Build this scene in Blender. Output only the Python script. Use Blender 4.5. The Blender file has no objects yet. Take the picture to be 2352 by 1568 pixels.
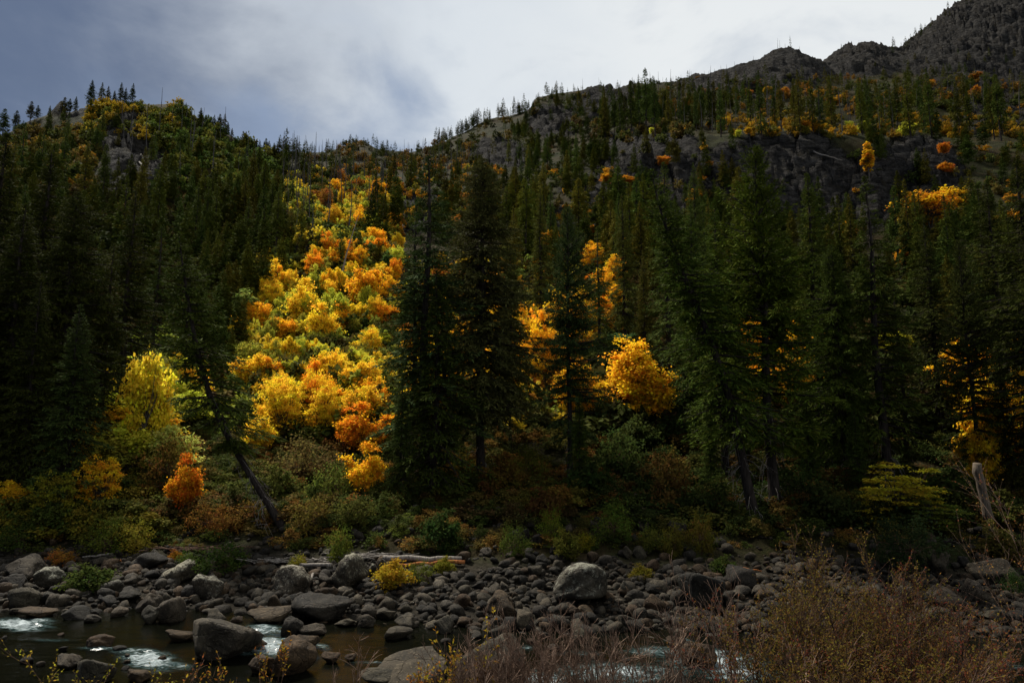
import bpy, math, random
import numpy as np
from mathutils import Vector, Matrix, Euler

C = bpy.context.scene.collection
SC = bpy.context.scene
R = math.radians

# ------------------------------------------------------------------ camera, sky, sun, exposure
VW, VH, FOC = 2352.0, 1568.0, 1568.0          # the frame measured in 2352 x 1568 units, 24 mm lens
TH = R(8.0)                                   # upward tilt of the camera
H = 9.0                                       # eye height over the river
cam_d = bpy.data.cameras.new('camera'); cam = bpy.data.objects.new('camera', cam_d); C.objects.link(cam)
cam_d.sensor_width = 36.0; cam_d.lens = 24.0; cam_d.clip_end = 9000; cam_d.clip_start = 0.1
cam.location = (0, 0, H); cam.rotation_euler = (R(90) + TH, 0, 0)
SC.camera = cam

SUN_EL, SUN_AZ = R(53), R(318)                # azimuth measured clockwise from +Y
w = bpy.data.worlds.new('World'); SC.world = w; w.use_nodes = True
nt = w.node_tree; nt.nodes.clear()
def N(t, **k):
    n = nt.nodes.new(t)
    for a, b in k.items(): setattr(n, a, b)
    return n
def LK(a, b): nt.links.new(a, b)
def mth(op, a, b=None, c=None, clamp=False):
    n = N('ShaderNodeMath', operation=op); n.use_clamp = clamp
    for i, v in enumerate((a, b, c)):
        if v is None: continue
        if isinstance(v, (int, float)): n.inputs[i].default_value = v
        else: LK(v, n.inputs[i])
    return n.outputs[0]
def mrange(v, a, b, c=0.0, d=1.0, smooth=True):
    n = N('ShaderNodeMapRange'); n.interpolation_type = 'SMOOTHSTEP' if smooth else 'LINEAR'
    LK(v, n.inputs['Value'])
    for k, x in zip(('From Min', 'From Max', 'To Min', 'To Max'), (a, b, c, d)): n.inputs[k].default_value = x
    return n.outputs['Result']
def mixc(f, a, b):
    n = N('ShaderNodeMix', data_type='RGBA')
    if isinstance(f, (int, float)): n.inputs['Factor'].default_value = f
    else: LK(f, n.inputs['Factor'])
    for k, v in ((6, a), (7, b)):
        if isinstance(v, tuple): n.inputs[k].default_value = (*v, 1)
        else: LK(v, n.inputs[k])
    return n.outputs[2]
def tex_noise(vec, scale, detail=5, rough=.55, dist=0.0):
    n = N('ShaderNodeTexNoise'); n.inputs['Scale'].default_value = scale; n.inputs['Detail'].default_value = detail
    n.inputs['Roughness'].default_value = rough; n.inputs['Distortion'].default_value = dist
    if vec is not None: LK(vec, n.inputs['Vector'])
    return n
tc = N('ShaderNodeTexCoord')
mp = N('ShaderNodeMapping'); mp.inputs['Scale'].default_value = (1, 1, 1.9); LK(tc.outputs['Generated'], mp.inputs['Vector'])
sx = N('ShaderNodeSeparateXYZ'); LK(tc.outputs['Generated'], sx.inputs[0])
n1 = tex_noise(mp.outputs[0], 2.6, 7, .55, .35).outputs['Fac']
n2 = tex_noise(mp.outputs[0], 4.6, 6, .56, .25).outputs['Fac']
X = mth('ADD', sx.outputs[0], mth('MULTIPLY', mth('SUBTRACT', n1, .5), .45))
X = mth('ADD', X, mth('MULTIPLY', mth('SUBTRACT', n2, .5), .34))
t1 = mrange(X, -.56, -.02)
sky_c = mixc(t1, (.075, .103, .165), (.50, .535, .565))
t2 = mrange(X, -.12, .25)
sky_c = mixc(t2, sky_c, (.585, .605, .61))
# the low blue-grey cloud bank over the saddle
Zn = mth('ADD', sx.outputs[2], mth('MULTIPLY', mth('SUBTRACT', n1, .5), .55))
low = mrange(Zn, .34, .50, 1, 0)
win = mth('MULTIPLY', mrange(X, -.60, -.30), mrange(X, -.02, .16, 1, 0))
patch = mth('MULTIPLY', low, win)
sky_c = mixc(mth('MULTIPLY', patch, .95), sky_c, (.17, .225, .33))
# thin grey streaks in the bright part
st = mrange(n2, .52, .72)
sky_c = mixc(mth('MULTIPLY', st, .45), sky_c, (.31, .355, .42))
nis = N('ShaderNodeTexSky'); nis.sky_type = 'NISHITA'; nis.sun_disc = False
nis.sun_elevation = SUN_EL; nis.sun_rotation = SUN_AZ; nis.altitude = 600
vm = N('ShaderNodeVectorMath', operation='SCALE'); LK(sky_c, vm.inputs[0]); vm.inputs['Scale'].default_value = 8.7
full = mixc(.96, nis.outputs[0], vm.outputs[0])            # a thick overcast in front of the blue
bg = N('ShaderNodeBackground'); bg.inputs['Strength'].default_value = 0.10
LK(full, bg.inputs['Color'])
wo = N('ShaderNodeOutputWorld'); LK(bg.outputs[0], wo.inputs['Surface'])

sl = bpy.data.lights.new('sun', 'SUN'); sun = bpy.data.objects.new('sun', sl); C.objects.link(sun)
sl.energy = 5.0; sl.angle = R(8); sl.color = (1, .95, .85)
sd = Vector((math.sin(SUN_AZ) * math.cos(SUN_EL), math.cos(SUN_AZ) * math.cos(SUN_EL), math.sin(SUN_EL)))
sun.rotation_euler = sd.to_track_quat('Z', 'Y').to_euler()
SC.view_settings.view_transform = 'Standard'; SC.view_settings.look = 'None'
SC.view_settings.exposure = 0.7; SC.view_settings.gamma = 1.0; SC.view_settings.use_curve_mapping = False
SC.cycles.max_bounces = 5; SC.cycles.diffuse_bounces = 2; SC.cycles.glossy_bounces = 2
SC.cycles.transmission_bounces = 2; SC.cycles.transparent_max_bounces = 4
SC.cycles.use_denoising = True

# ------------------------------------------------------------------ maths helpers
def hash2(ix, iy, seed):
    h = (ix.astype(np.int64) * 374761393 + iy.astype(np.int64) * 668265263 + seed * 1442695041) & 0xFFFFFFFF
    h = ((h ^ (h >> 13)) * 1274126177) & 0xFFFFFFFF
    return ((h ^ (h >> 16)) & 0xFFFFFF) / float(0xFFFFFF)
def vnoise(x, y, seed=0):
    ix, iy = np.floor(x), np.floor(y); fx, fy = x - ix, y - iy
    fx = fx * fx * (3 - 2 * fx); fy = fy * fy * (3 - 2 * fy)
    a, b = hash2(ix, iy, seed), hash2(ix + 1, iy, seed); c, d = hash2(ix, iy + 1, seed), hash2(ix + 1, iy + 1, seed)
    return (a + (b - a) * fx) * (1 - fy) + (c + (d - c) * fx) * fy
def fbm(x, y, seed=0, octv=5, gain=.5):
    s, amp, tot = 0, 1.0, 0.0
    for i in range(octv):
        s = s + amp * (vnoise(x, y, seed + i * 17) - .5) * 2; tot += amp
        x, y, amp = x * 2.03 + 11.3, y * 2.03 + 5.7, amp * gain
    return s / tot
def ridged(x, y, seed=0, octv=5):
    s, amp, tot = 0, 1.0, 0.0
    for i in range(octv):
        s = s + amp * (1 - abs(2 * vnoise(x, y, seed + i * 13) - 1)); tot += amp
        x, y, amp = x * 2.1 + 3.1, y * 2.1 + 7.9, amp * .55
    return s / tot
def sstep(v, a, b):
    t = np.clip((v - a) / (b - a), 0, 1); return t * t * (3 - 2 * t)
def slope_of(Y):                                # picture height -> rise per metre away
    return np.tan(np.arctan((VH / 2 - Y) / FOC) + TH)
def project(x, y, z):
    dz = z - H; dep = y * math.cos(TH) + dz * math.sin(TH); up = dz * math.cos(TH) - y * math.sin(TH)
    return VW / 2 + FOC * x / dep, VH / 2 - FOC * up / dep
def ray_at(px, py, D):                          # point of the sight line through a picture position at distance D
    u, v = (px - VW / 2) / FOC, (VH / 2 - py) / FOC
    dy, dz = math.cos(TH) - v * math.sin(TH), math.sin(TH) + v * math.cos(TH)
    return u * D / dy, D, H + dz * D / dy

# ------------------------------------------------------------------ the lie of the land
COLS = [-260, 0, 60, 130, 250, 400, 480, 540, 590, 660, 720, 760, 800, 830, 870, 940, 1000, 1060, 1130, 1215, 1230, 1290, 1350, 1400,
        1500, 1560, 1640, 1700, 1750, 1772, 1815, 1850, 1885, 1920, 1950, 2000, 2040, 2070, 2110, 2160, 2210, 2260, 2352, 2600]
RA = [385, 385, 385, 385, 385, 385, 380, 375, 368, 355, 345, 342, 330, 318, 342, 353, 334, 302, 272, 252, 222, 212, 208, 205,
      196, 190, 172, 150, 138, 118, 110, 128, 150, 175, 178, 180, 182, 184, 184, 184, 184, 184, 184, 184]
RB = [440] * 32 + [150, 128, 112, 95, 116, 115, 85, 45, 8, -22, -85, -220]
RB[0:28] = [max(r + 45, 240) for r in RA[0:28]]
RL = {-260: 350, 0: 312, 60: 268, 130: 240, 250: 232, 400: 236, 480: 285, 540: 318, 590: 342, 660: 366, 720: 388, 760: 410, 800: 432, 830: 445}
def colv(d):
    k = sorted(d); return [float(np.interp(c, k, [d[q] for q in k])) for c in COLS]
ROWS = [
 (60, colv({-260: 1125, 2600: 1125})),
 (80, colv({-260: 960, 500: 965, 850: 970, 1200: 950, 1700: 945, 2600: 930})),
 (110, colv({-260: 770, 500: 790, 850: 780, 1200: 770, 1800: 780, 2600: 760})),
 (140, colv({-260: 600, 250: 570, 500: 600, 700: 600, 850: 585, 1100: 640, 1350: 660, 1800: 690, 2600: 640})),
 (180, colv({-260: 460, 250: 400, 450: 440, 600: 480, 760: 505, 850: 505, 950: 510, 1100: 545, 1350: 570, 1500: 570, 1800: 600, 2100: 590, 2250: 540, 2600: 520})),
 (222, colv({-260: 380, 0: 350, 250: 280, 450: 330, 600: 400, 760: 455, 850: 465, 1000: 478, 1350: 480, 1600: 460, 1680: 480, 1950: 485, 2080: 470, 2250: 420, 2600: 400})),
 (242, [float(np.interp(c, sorted(RL), [RL[k] for k in sorted(RL)])) if c <= 830 else float(np.interp(c, [830, 950, 1100, 1350, 1500, 1680, 1950, 2100, 2250, 2600], [445, 460, 455, 440, 400, 335, 335, 360, 390, 370])) for c in COLS]),
 (258, colv({-260: 380, 250: 270, 400: 280, 540: 345, 660: 380, 760: 412, 850: 440, 1100: 440, 1350: 415, 1500: 345, 1680: 315, 1950: 312, 2100: 330, 2250: 340, 2600: 330})),
 (330, colv({-260: 420, 400: 400, 540: 420, 660: 410, 850: 420, 950: 425, 1100: 395, 1230: 380, 1350: 350, 1500: 310, 1680: 296, 1950: 296, 2100: 300, 2600: 300})),
 (450, colv({-260: 440, 540: 430, 700: 392, 850: 385, 950: 385, 1100: 345, 1230: 320, 1350: 290, 1500: 255, 1700: 232, 1900: 215, 2100: 195, 2600: 190})),
 (600, RA), (680, [r + 12 for r in RA]), (880, RB), (1200, [r + 60 for r in RB]), (4500, [700] * len(COLS))]
NA, ND = 700, 420
AG = np.linspace(-1.05, 1.05, NA); LD = np.linspace(math.log(60), math.log(4500), ND)
_rows = []
for D_, ys in ROWS:
    s = slope_of(np.array(ys)); u = (np.array(COLS) - VW / 2) / FOC
    a = u * (math.cos(TH) + s * math.sin(TH)); _rows.append(np.interp(AG, a, s))
_rows = np.array(_rows); _ld = np.log([r[0] for r in ROWS])
ST = np.empty((NA, ND))
for i in range(NA): ST[i] = np.interp(LD, _ld, _rows[:, i])
def blur(A, k, ax):
    ker = np.hanning(k + 2)[1:-1]; ker /= ker.sum(); return np.apply_along_axis(lambda v: np.convolve(np.pad(v, k // 2, mode='edge'), ker, 'valid'), ax, A)
ST = blur(blur(ST, 3, 0), 5, 1)

ROCK = [(1800, 400, 190, 95, 1.0), (1960, 450, 110, 100, 1.0), (2110, 400, 110, 90, .9), (1500, 390, 150, 60, 1.), (1400, 440, 130, 50, .7), (1320, 540, 90, 60, .6),
        (1480, 480, 140, 60, .7), (1150, 360, 75, 30, 1.), (1270, 285, 70, 45, .8), (1420, 240, 120, 40, .9), (1700, 185, 200, 45, .6), (2250, 90, 260, 110, 1.1), (1980, 140, 110, 45, 1.1),
        (960, 480, 70, 50, .9), (790, 410, 50, 35, .7), (330, 400, 100, 65, 1.), (300, 330, 75, 35, .9), (310, 285, 110, 25, .8), (460, 420, 60, 30, .9), (160, 250, 40, 18, .8), (720, 580, 55, 30, 1.),
        (760, 620, 30, 30, .9), (1820, 150, 130, 60, .6), (2230, 200, 160, 30, .5), (670, 870, 60, 30, .3), (1500, 330, 140, 35, .6), (2280, 260, 110, 60, .5)]
def rockmask(px, py):
    m = np.zeros_like(px)
    for cx, cy, rx, ry, s in ROCK:
        m = np.maximum(m, s * np.clip(1.35 - ((px - cx) / rx) ** 2 - ((py - cy) / ry) ** 2, 0, 1))
    return m
def far_h(x, y):
    y = np.maximum(y, 60.0); a = np.clip(x / y, AG[0] + 1e-6, AG[-1] - 1e-6)
    fi = (a - AG[0]) / (AG[1] - AG[0]); fj = np.clip((np.log(y) - LD[0]) / (LD[1] - LD[0]), 0, ND - 1.001)
    i, j = fi.astype(int), fj.astype(int); i = np.clip(i, 0, NA - 2); fi, fj = fi - i, fj - j
    s = (ST[i, j] * (1 - fi) + ST[i + 1, j] * fi) * (1 - fj) + (ST[i, j + 1] * (1 - fi) + ST[i + 1, j + 1] * fi) * fj
    return H + y * s
def shore(x):
    return np.interp(x, [-60, -28, -15, -3, 4, 12, 25, 60], [38.5, 38, 38, 34.6, 34, 33.6, 31.5, 31]) + 1.1 * fbm(x * .18, x * 0 + 3, 5, 3)
def near_h(x, y):
    fb = shore(x); nb = np.interp(x, [-40, -20, 0, 10, 20, 60], [19, 20, 24, 24.5, 23.5, 23]) + 1.2 * fbm(x * .25, x * 0 + 9, 8, 3)
    d = y - fb
    z60 = far_h(x, np.full_like(x, 60.0))
    bank = fb + 10.5 + 1.5 * fbm(x * .12, x * 0, 21, 2)
    top = np.interp(d, [0, 2, 6, 10, 14], [0, .25, .7, 1.4, 2.0])
    t = sstep(y, bank - 1, 60.5); top = top * (1 - t) + z60 * t
    bed = -1.1 * np.sin(np.clip((y - nb) / np.maximum(fb - nb, .1), 0, 1) * math.pi) ** .6
    nearb = np.clip((nb - y) * .335, 0, None); nearb = np.where(nearb > 7.2, 7.2, nearb)
    z = np.where(y > fb, top, np.where(y > nb, bed, nearb))
    bump = .22 * fbm(x * .5, y * .5, 31, 4) * np.where((y > fb) | (y < nb), 1, 1.6) + .08 * fbm(x * 2.1, y * 2.1, 37, 3)
    bump *= 1 + 1.6 * sstep(y, bank - 1, bank + 3)
    return z + bump * (1 - sstep(y, 58, 60)) * sstep(abs(y - nb) + 3 * (y > nb), -1, 1)
def rough_h(x, y, z):
    px, py = project(x, y, z); m = rockmask(px, py); f = sstep(y, 60, 75) * (1 - sstep(y, 900, 1500)); sc = np.clip(y / 250, .35, 1.6)
    cl = 0
    if not np.any(m > .01): return (2.6 * sc * fbm(x / 26, y / 26, 51, 5) + .7 * fbm(x / 5, y / 5, 57, 3)) * f, m
    for k_, (cs, am, sd_) in enumerate(((13.0, 3.4, 201), (5.2, 1.5, 211))):
        c_ = cs * sc; uu = (x + .5 * z) / c_ + .5 * fbm(x / c_ / 2, y / c_ / 2, sd_, 2); vv = (z * 1.5 + .35 * y - .4 * x) / c_ + .5 * fbm(x / c_ / 2, z / c_ / 2, sd_ + 5, 2); iu, iv = np.floor(uu), np.floor(vv)
        best = np.full_like(uu, 9.0); sec = np.full_like(uu, 9.0); val = np.zeros_like(uu)
        for du in (-1, 0, 1):
            for dv in (-1, 0, 1):
                a_, b_ = iu + du, iv + dv; d_ = (a_ + hash2(a_, b_, sd_ + 1) - uu) ** 2 + (b_ + hash2(a_, b_, sd_ + 2) - vv) ** 2; w_ = d_ < best; sec = np.where(w_, best, np.minimum(sec, d_)); best = np.where(w_, d_, best)
                hh = hash2(a_, b_, sd_ + 3) - .5 + (uu - a_ - .5) * (hash2(a_, b_, sd_ + 4) - .5) * .9; val = np.where(w_, hh, val)
        cl = cl + am * sc * (val * 1.7 - .75 * (1 - .6 * sstep(y, 450, 700)) * (1 - sstep(np.sqrt(sec) - np.sqrt(best), 0, .16)))
    n = 2.6 * sc * fbm(x / 26, y / 26, 51, 5) + .7 * fbm(x / 5, y / 5, 57, 3)
    xs, ys = x + .35 * z, y + .2 * z
    n2 = 8.0 * sc * (ridged(xs / 34, (ys + z * .8) / 30, 61, 6) - .55) + 3.0 * sc * (ridged(xs / 8, z / 6, 67, 4) - .5)
    st = z / (4.5 * sc) + .8 * fbm(x / 20, y / 20, 71, 3); led = (st - np.floor(st)); led = (sstep(led, 0.1, .55) - led) * 4.2 * sc
    return (n + m * (n2 + led + cl)) * f, m
def height(x, y):
    x = np.asarray(x, float); y = np.asarray(y, float)
    zf = far_h(x, y); r, m = rough_h(x, y, zf); zf = zf + r
    return np.where(y >= 60, zf, near_h(x, np.minimum(y, 60.0)))
def hgt(x, y): return float(height(np.array([x]), np.array([y]))[0])
def hit(px, py, d0=20.0, d1=1000.0, water=True):
    Ds = np.exp(np.linspace(math.log(d0), math.log(d1), 240)); x, y, z = ray_at(px, py, Ds); g = far_h(x, Ds) if d0 >= 60 else height(x, Ds)
    if water: g = np.maximum(g, 0.0)
    tol = 10.0 if d0 >= 60 else 1.0; near = np.nonzero(z <= g + np.minimum(tol, Ds * .03))[0]; sure = np.nonzero(z <= g - tol)[0]
    if len(near) == 0: return None
    a = max(near[0] - 2, 0); b = min(sure[0] + 2, 239) if len(sure) else 239
    Ds = np.exp(np.linspace(math.log(Ds[a]), math.log(Ds[b]), 64)); x, y, z = ray_at(px, py, Ds); g = height(x, Ds)
    if water: g = np.maximum(g, 0.0)
    k = np.nonzero(z <= g)[0]
    if len(k) == 0: return None
    i = k[0]
    if i > 0:
        a = z[i - 1] - g[i - 1]; b = g[i] - z[i]; t = a / (a + b + 1e-9); D = Ds[i - 1] + (Ds[i] - Ds[i - 1]) * t
    else: D = Ds[0]
    X_, _, Z_ = ray_at(px, py, D); return X_, float(D), float(Z_)
def visible(x, y, ztop):
    """is a point of the terrain's column up to ztop in view over the land before it"""
    Ds = np.linspace(62, y * .985, 60); f = Ds / y
    zz = H + (ztop - H) * f; return bool(np.all(zz >= far_h(x * f, Ds) - 1.0))

# ------------------------------------------------------------------ mesh helpers
def mk_mesh(name, V, F, mats=(), attrs=None, smooth=False, midx=None, pt_attrs=None, col_attrs=None):
    """V (n,3); F array (m,k) or list of arrays of faces"""
    Fs = F if isinstance(F, list) else [F]; Fs = [np.asarray(f) for f in Fs if len(f)]
    me = bpy.data.meshes.new(name); V = np.asarray(V, dtype=np.float32)
    me.vertices.add(len(V)); me.vertices.foreach_set('co', V.ravel())
    tot = np.concatenate([np.full(len(f), f.shape[1]) for f in Fs]); li = np.concatenate([f.ravel() for f in Fs])
    me.loops.add(len(li)); me.polygons.add(len(tot))
    me.polygons.foreach_set('loop_start', np.concatenate([[0], np.cumsum(tot)[:-1]]).astype(np.int32))
    me.polygons.foreach_set('loop_total', tot.astype(np.int32)); me.loops.foreach_set('vertex_index', li.astype(np.int32))
    if midx is not None: me.polygons.foreach_set('material_index', np.asarray(midx, dtype=np.int32))
    if smooth: me.polygons.foreach_set('use_smooth', np.ones(len(tot), bool))
    for m in mats: me.materials.append(m)
    for k, v in (attrs or {}).items():
        a = me.attributes.new(k, 'FLOAT', 'FACE'); a.data.foreach_set('value', np.asarray(v, dtype=np.float32))
    for k, v in (pt_attrs or {}).items():
        a = me.attributes.new(k, 'FLOAT', 'POINT'); a.data.foreach_set('value', np.asarray(v, dtype=np.float32))
    me.update(calc_edges=True); return me
def ob(name, me, parent=None, loc=None, kind=None):
    o = bpy.data.objects.new(name, me); C.objects.link(o)
    if parent is not None: o.parent = parent
    if loc is not None: o.location = loc
    if kind: o['kind'] = kind
    return o
def norm(a): return a / np.maximum(np.linalg.norm(a, axis=-1, keepdims=True), 1e-9)
def kites(P, D, Nn, L, W, mid=.42, curl=0.0):
    """leaf or needle-spray faces: base P, unit direction D, face normal near Nn, length L, width W"""
    S = norm(np.cross(D, Nn)); L = L[:, None]; W = W[:, None]; U = norm(np.cross(S, D))
    c = P + D * L * mid
    V = np.stack([P, c + S * W * .5 + U * L * curl * -.3, P + D * L - U * L * curl, c - S * W * .5 + U * L * curl * -.3], 1).reshape(-1, 3)
    F = np.arange(len(P) * 4).reshape(-1, 4); return V, F
def tubes(segs, sides=3):
    """segs: list of (points (k,3), radii (k,)) -> V,F quads"""
    Vs, Fs, off = [], [], 0
    ang = np.arange(sides) * 2 * math.pi / sides; ca, sa = np.cos(ang), np.sin(ang)
    for P, r in segs:
        P = np.asarray(P, float); r = np.asarray(r, float); k = len(P)
        T = norm(np.gradient(P, axis=0)); ref = np.where(abs(T[:, 2:3]) > .9, np.array([[1., 0, 0]]), np.array([[0., 0, 1]]))
        A = norm(np.cross(T, ref)); B = np.cross(T, A)
        ring = P[:, None] + (A[:, None] * ca[None, :, None] + B[:, None] * sa[None, :, None]) * r[:, None, None]
        Vs.append(ring.reshape(-1, 3)); i = np.arange(k - 1)[:, None] * sides; j = np.arange(sides)[None]; jn = (j + 1) % sides
        Fs.append((np.stack([i + j, i + jn, i + sides + jn, i + sides + j], -1).reshape(-1, 4)) + off); off += k * sides
    return np.concatenate(Vs), np.concatenate(Fs)

# ------------------------------------------------------------------ materials
def newmat(name):
    global nt
    m = bpy.data.materials.new(name); m.use_nodes = True; nt = m.node_tree; nt.nodes.clear(); return m
def out(sh): o = N('ShaderNodeOutputMaterial'); LK(sh, o.inputs['Surface']); return o
def bsdf(col, rough=.8, spec=.3, normal=None):
    b = N('ShaderNodeBsdfPrincipled')
    if isinstance(col, tuple): b.inputs['Base Color'].default_value = (*col, 1)
    else: LK(col, b.inputs['Base Color'])
    if isinstance(rough, (int, float)): b.inputs['Roughness'].default_value = rough
    else: LK(rough, b.inputs['Roughness'])
    b.inputs['Specular IOR Level'].default_value = spec
    if normal is not None: LK(normal, b.inputs['Normal'])
    return b
def tint(source):
    if source == 'object':
        n = N('ShaderNodeObjectInfo'); return n.outputs['Color']
    n = N('ShaderNodeAttribute', attribute_type='INSTANCER', attribute_name='col'); return n.outputs['Color']
def scalec(c, f):
    n = N('ShaderNodeVectorMath', operation='SCALE'); LK(c, n.inputs[0])
    if isinstance(f, (int, float)): n.inputs['Scale'].default_value = f
    else: LK(f, n.inputs['Scale'])
    return n.outputs[0]
def leaf_material(name, source, trans=.35, spread=.5, hue=.06):
    """leaves take the tint of their plant, each leaf a little lighter, darker, redder or greener than the next"""
    m = newmat(name); c = tint(source); f = N('ShaderNodeAttribute', attribute_name='v').outputs['Fac']
    hs = N('ShaderNodeHueSaturation'); LK(c, hs.inputs['Color'])
    LK(mth('ADD', mth('MULTIPLY', mth('SUBTRACT', f, .5), hue), .5), hs.inputs['Hue'])
    g = N('ShaderNodeAttribute', attribute_name='g').outputs['Fac']
    LK(mth('ADD', mth('MULTIPLY', g, spread), 1 - spread / 2), hs.inputs['Value'])
    b = bsdf(hs.outputs[0], .8, .02)
    if trans > 0:
        t = N('ShaderNodeBsdfTranslucent'); LK(hs.outputs[0], t.inputs['Color']); mx = N('ShaderNodeMixShader'); mx.inputs[0].default_value = trans
        LK(b.outputs[0], mx.inputs[1]); LK(t.outputs[0], mx.inputs[2]); out(mx.outputs[0])
    else: out(b.outputs[0])
    return m
M_leaf = leaf_material('autumn_leaves', 'object', .5, .75, .085)
M_leaf_i = leaf_material('autumn_leaves_mass', 'inst', .3, .6, .06)
M_needle = leaf_material('fir_needles', 'object', .12, .9, .05)
M_needle_i = leaf_material('fir_needles_mass', 'inst', .08, .9, .05)
def bark_material(name, c1, c2, source=None):
    m = newmat(name); t = N('ShaderNodeTexCoord'); mp_ = N('ShaderNodeMapping'); mp_.inputs['Scale'].default_value = (6, 6, .9); LK(t.outputs['Object'], mp_.inputs['Vector'])
    n = tex_noise(mp_.outputs[0], 1.6, 6, .65); f = mrange(n.outputs['Fac'], .3, .7); c = mixc(f, c1, c2)
    bp = N('ShaderNodeBump'); bp.inputs['Strength'].default_value = .8; bp.inputs['Distance'].default_value = .08; LK(n.outputs['Fac'], bp.inputs['Height'])
    out(bsdf(c, .95, .04, bp.outputs[0]).outputs[0]); return m
M_bark = bark_material('conifer_bark', (.011, .009, .008), (.038, .031, .027))
M_barkm = bark_material('maple_bark', (.025, .021, .016), (.10, .09, .075))
M_dead = bark_material('weathered_grey_wood', (.10, .088, .075), (.26, .23, .20))
M_char = bark_material('burnt_snag_wood', (.018, .017, .018), (.085, .078, .072))
M_stump = bark_material('brown_grey_dead_wood', (.05, .038, .028), (.15, .12, .09))
M_redwood = bark_material('fresh_orange_wood', (.14, .05, .018), (.34, .13, .045))
M_twig = bark_material('dry_reddish_twigs', (.08, .045, .030), (.27, .185, .135))
M_stem = bark_material('shrub_stems', (.04, .024, .018), (.13, .08, .055))
def rock_material(name, source, c_dark, c_mid, c_pale, scale=1.0, lichen=.0):
    m = newmat(name); t = N('ShaderNodeTexCoord'); oi = N('ShaderNodeObjectInfo')
    ad = N('ShaderNodeVectorMath', operation='ADD'); LK(t.outputs['Object'], ad.inputs[0]); cb = N('ShaderNodeCombineXYZ')
    rnd = mth('MULTIPLY', oi.outputs['Random'], 40.0); LK(rnd, cb.inputs[0]); LK(rnd, cb.inputs[2]); LK(cb.outputs[0], ad.inputs[1]); v = ad.outputs[0]
    a = tex_noise(v, 1.3 * scale, 7, .65, .3); b = tex_noise(v, 9 * scale, 8, .75)
    c = mixc(mrange(a.outputs['Fac'], .32, .7), c_dark, c_mid); c = mixc(mth('MULTIPLY', mrange(b.outputs['Fac'], .50, .72), .75), c, c_pale)
    sp = tex_noise(v, 38 * scale, 4, .8).outputs['Fac']; c = scalec(c, mth('ADD', mth('MULTIPLY', sp, 1.5), .25))
    if lichen:
        g = N('ShaderNodeNewGeometry'); sz = N('ShaderNodeSeparateXYZ'); LK(g.outputs['Normal'], sz.inputs[0])
        l = tex_noise(v, 5.5 * scale, 10, .85, .3).outputs['Fac']; k = mth('ADD', l, mth('MULTIPLY', sz.outputs[2], .13))
        c = mixc(mth('MULTIPLY', mrange(k, .57, .66), lichen), c, (.17, .165, .135))
    ti = tint(source); mu = N('ShaderNodeVectorMath', operation='MULTIPLY'); LK(c, mu.inputs[0]); LK(ti, mu.inputs[1])
    cr = N('ShaderNodeTexVoronoi', feature='DISTANCE_TO_EDGE'); cr.inputs['Scale'].default_value = 1.1 * scale; LK(tex_warp(v, .5), cr.inputs['Vector'])
    hgt_ = mth('ADD', mth('MULTIPLY', b.outputs['Fac'], .6), mth('MULTIPLY', mrange(cr.outputs['Distance'], 0, .05), .35))
    bp = N('ShaderNodeBump'); bp.inputs['Strength'].default_value = .9; bp.inputs['Distance'].default_value = .12 / scale; LK(hgt_, bp.inputs['Height'])
    out(bsdf(mu.outputs[0], .8, .12, bp.outputs[0]).outputs[0]); return m
def tex_warp(v, amt):
    n = tex_noise(v, 2.0, 4, .6); s = N('ShaderNodeVectorMath', operation='SCALE'); LK(n.outputs['Color'], s.inputs[0]); s.inputs['Scale'].default_value = amt
    a = N('ShaderNodeVectorMath', operation='ADD'); LK(v, a.inputs[0]); LK(s.outputs[0], a.inputs[1]); return a.outputs[0]
RC = ((.010, .0086, .0066), (.036, .030, .022), (.10, .085, .063))
M_rock = rock_material('river_rock', 'object', *RC)
M_rock_l = rock_material('lichened_river_rock', 'object', *RC, lichen=.85)
M_rock_i = rock_material('river_cobble', 'inst', *RC)

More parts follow.
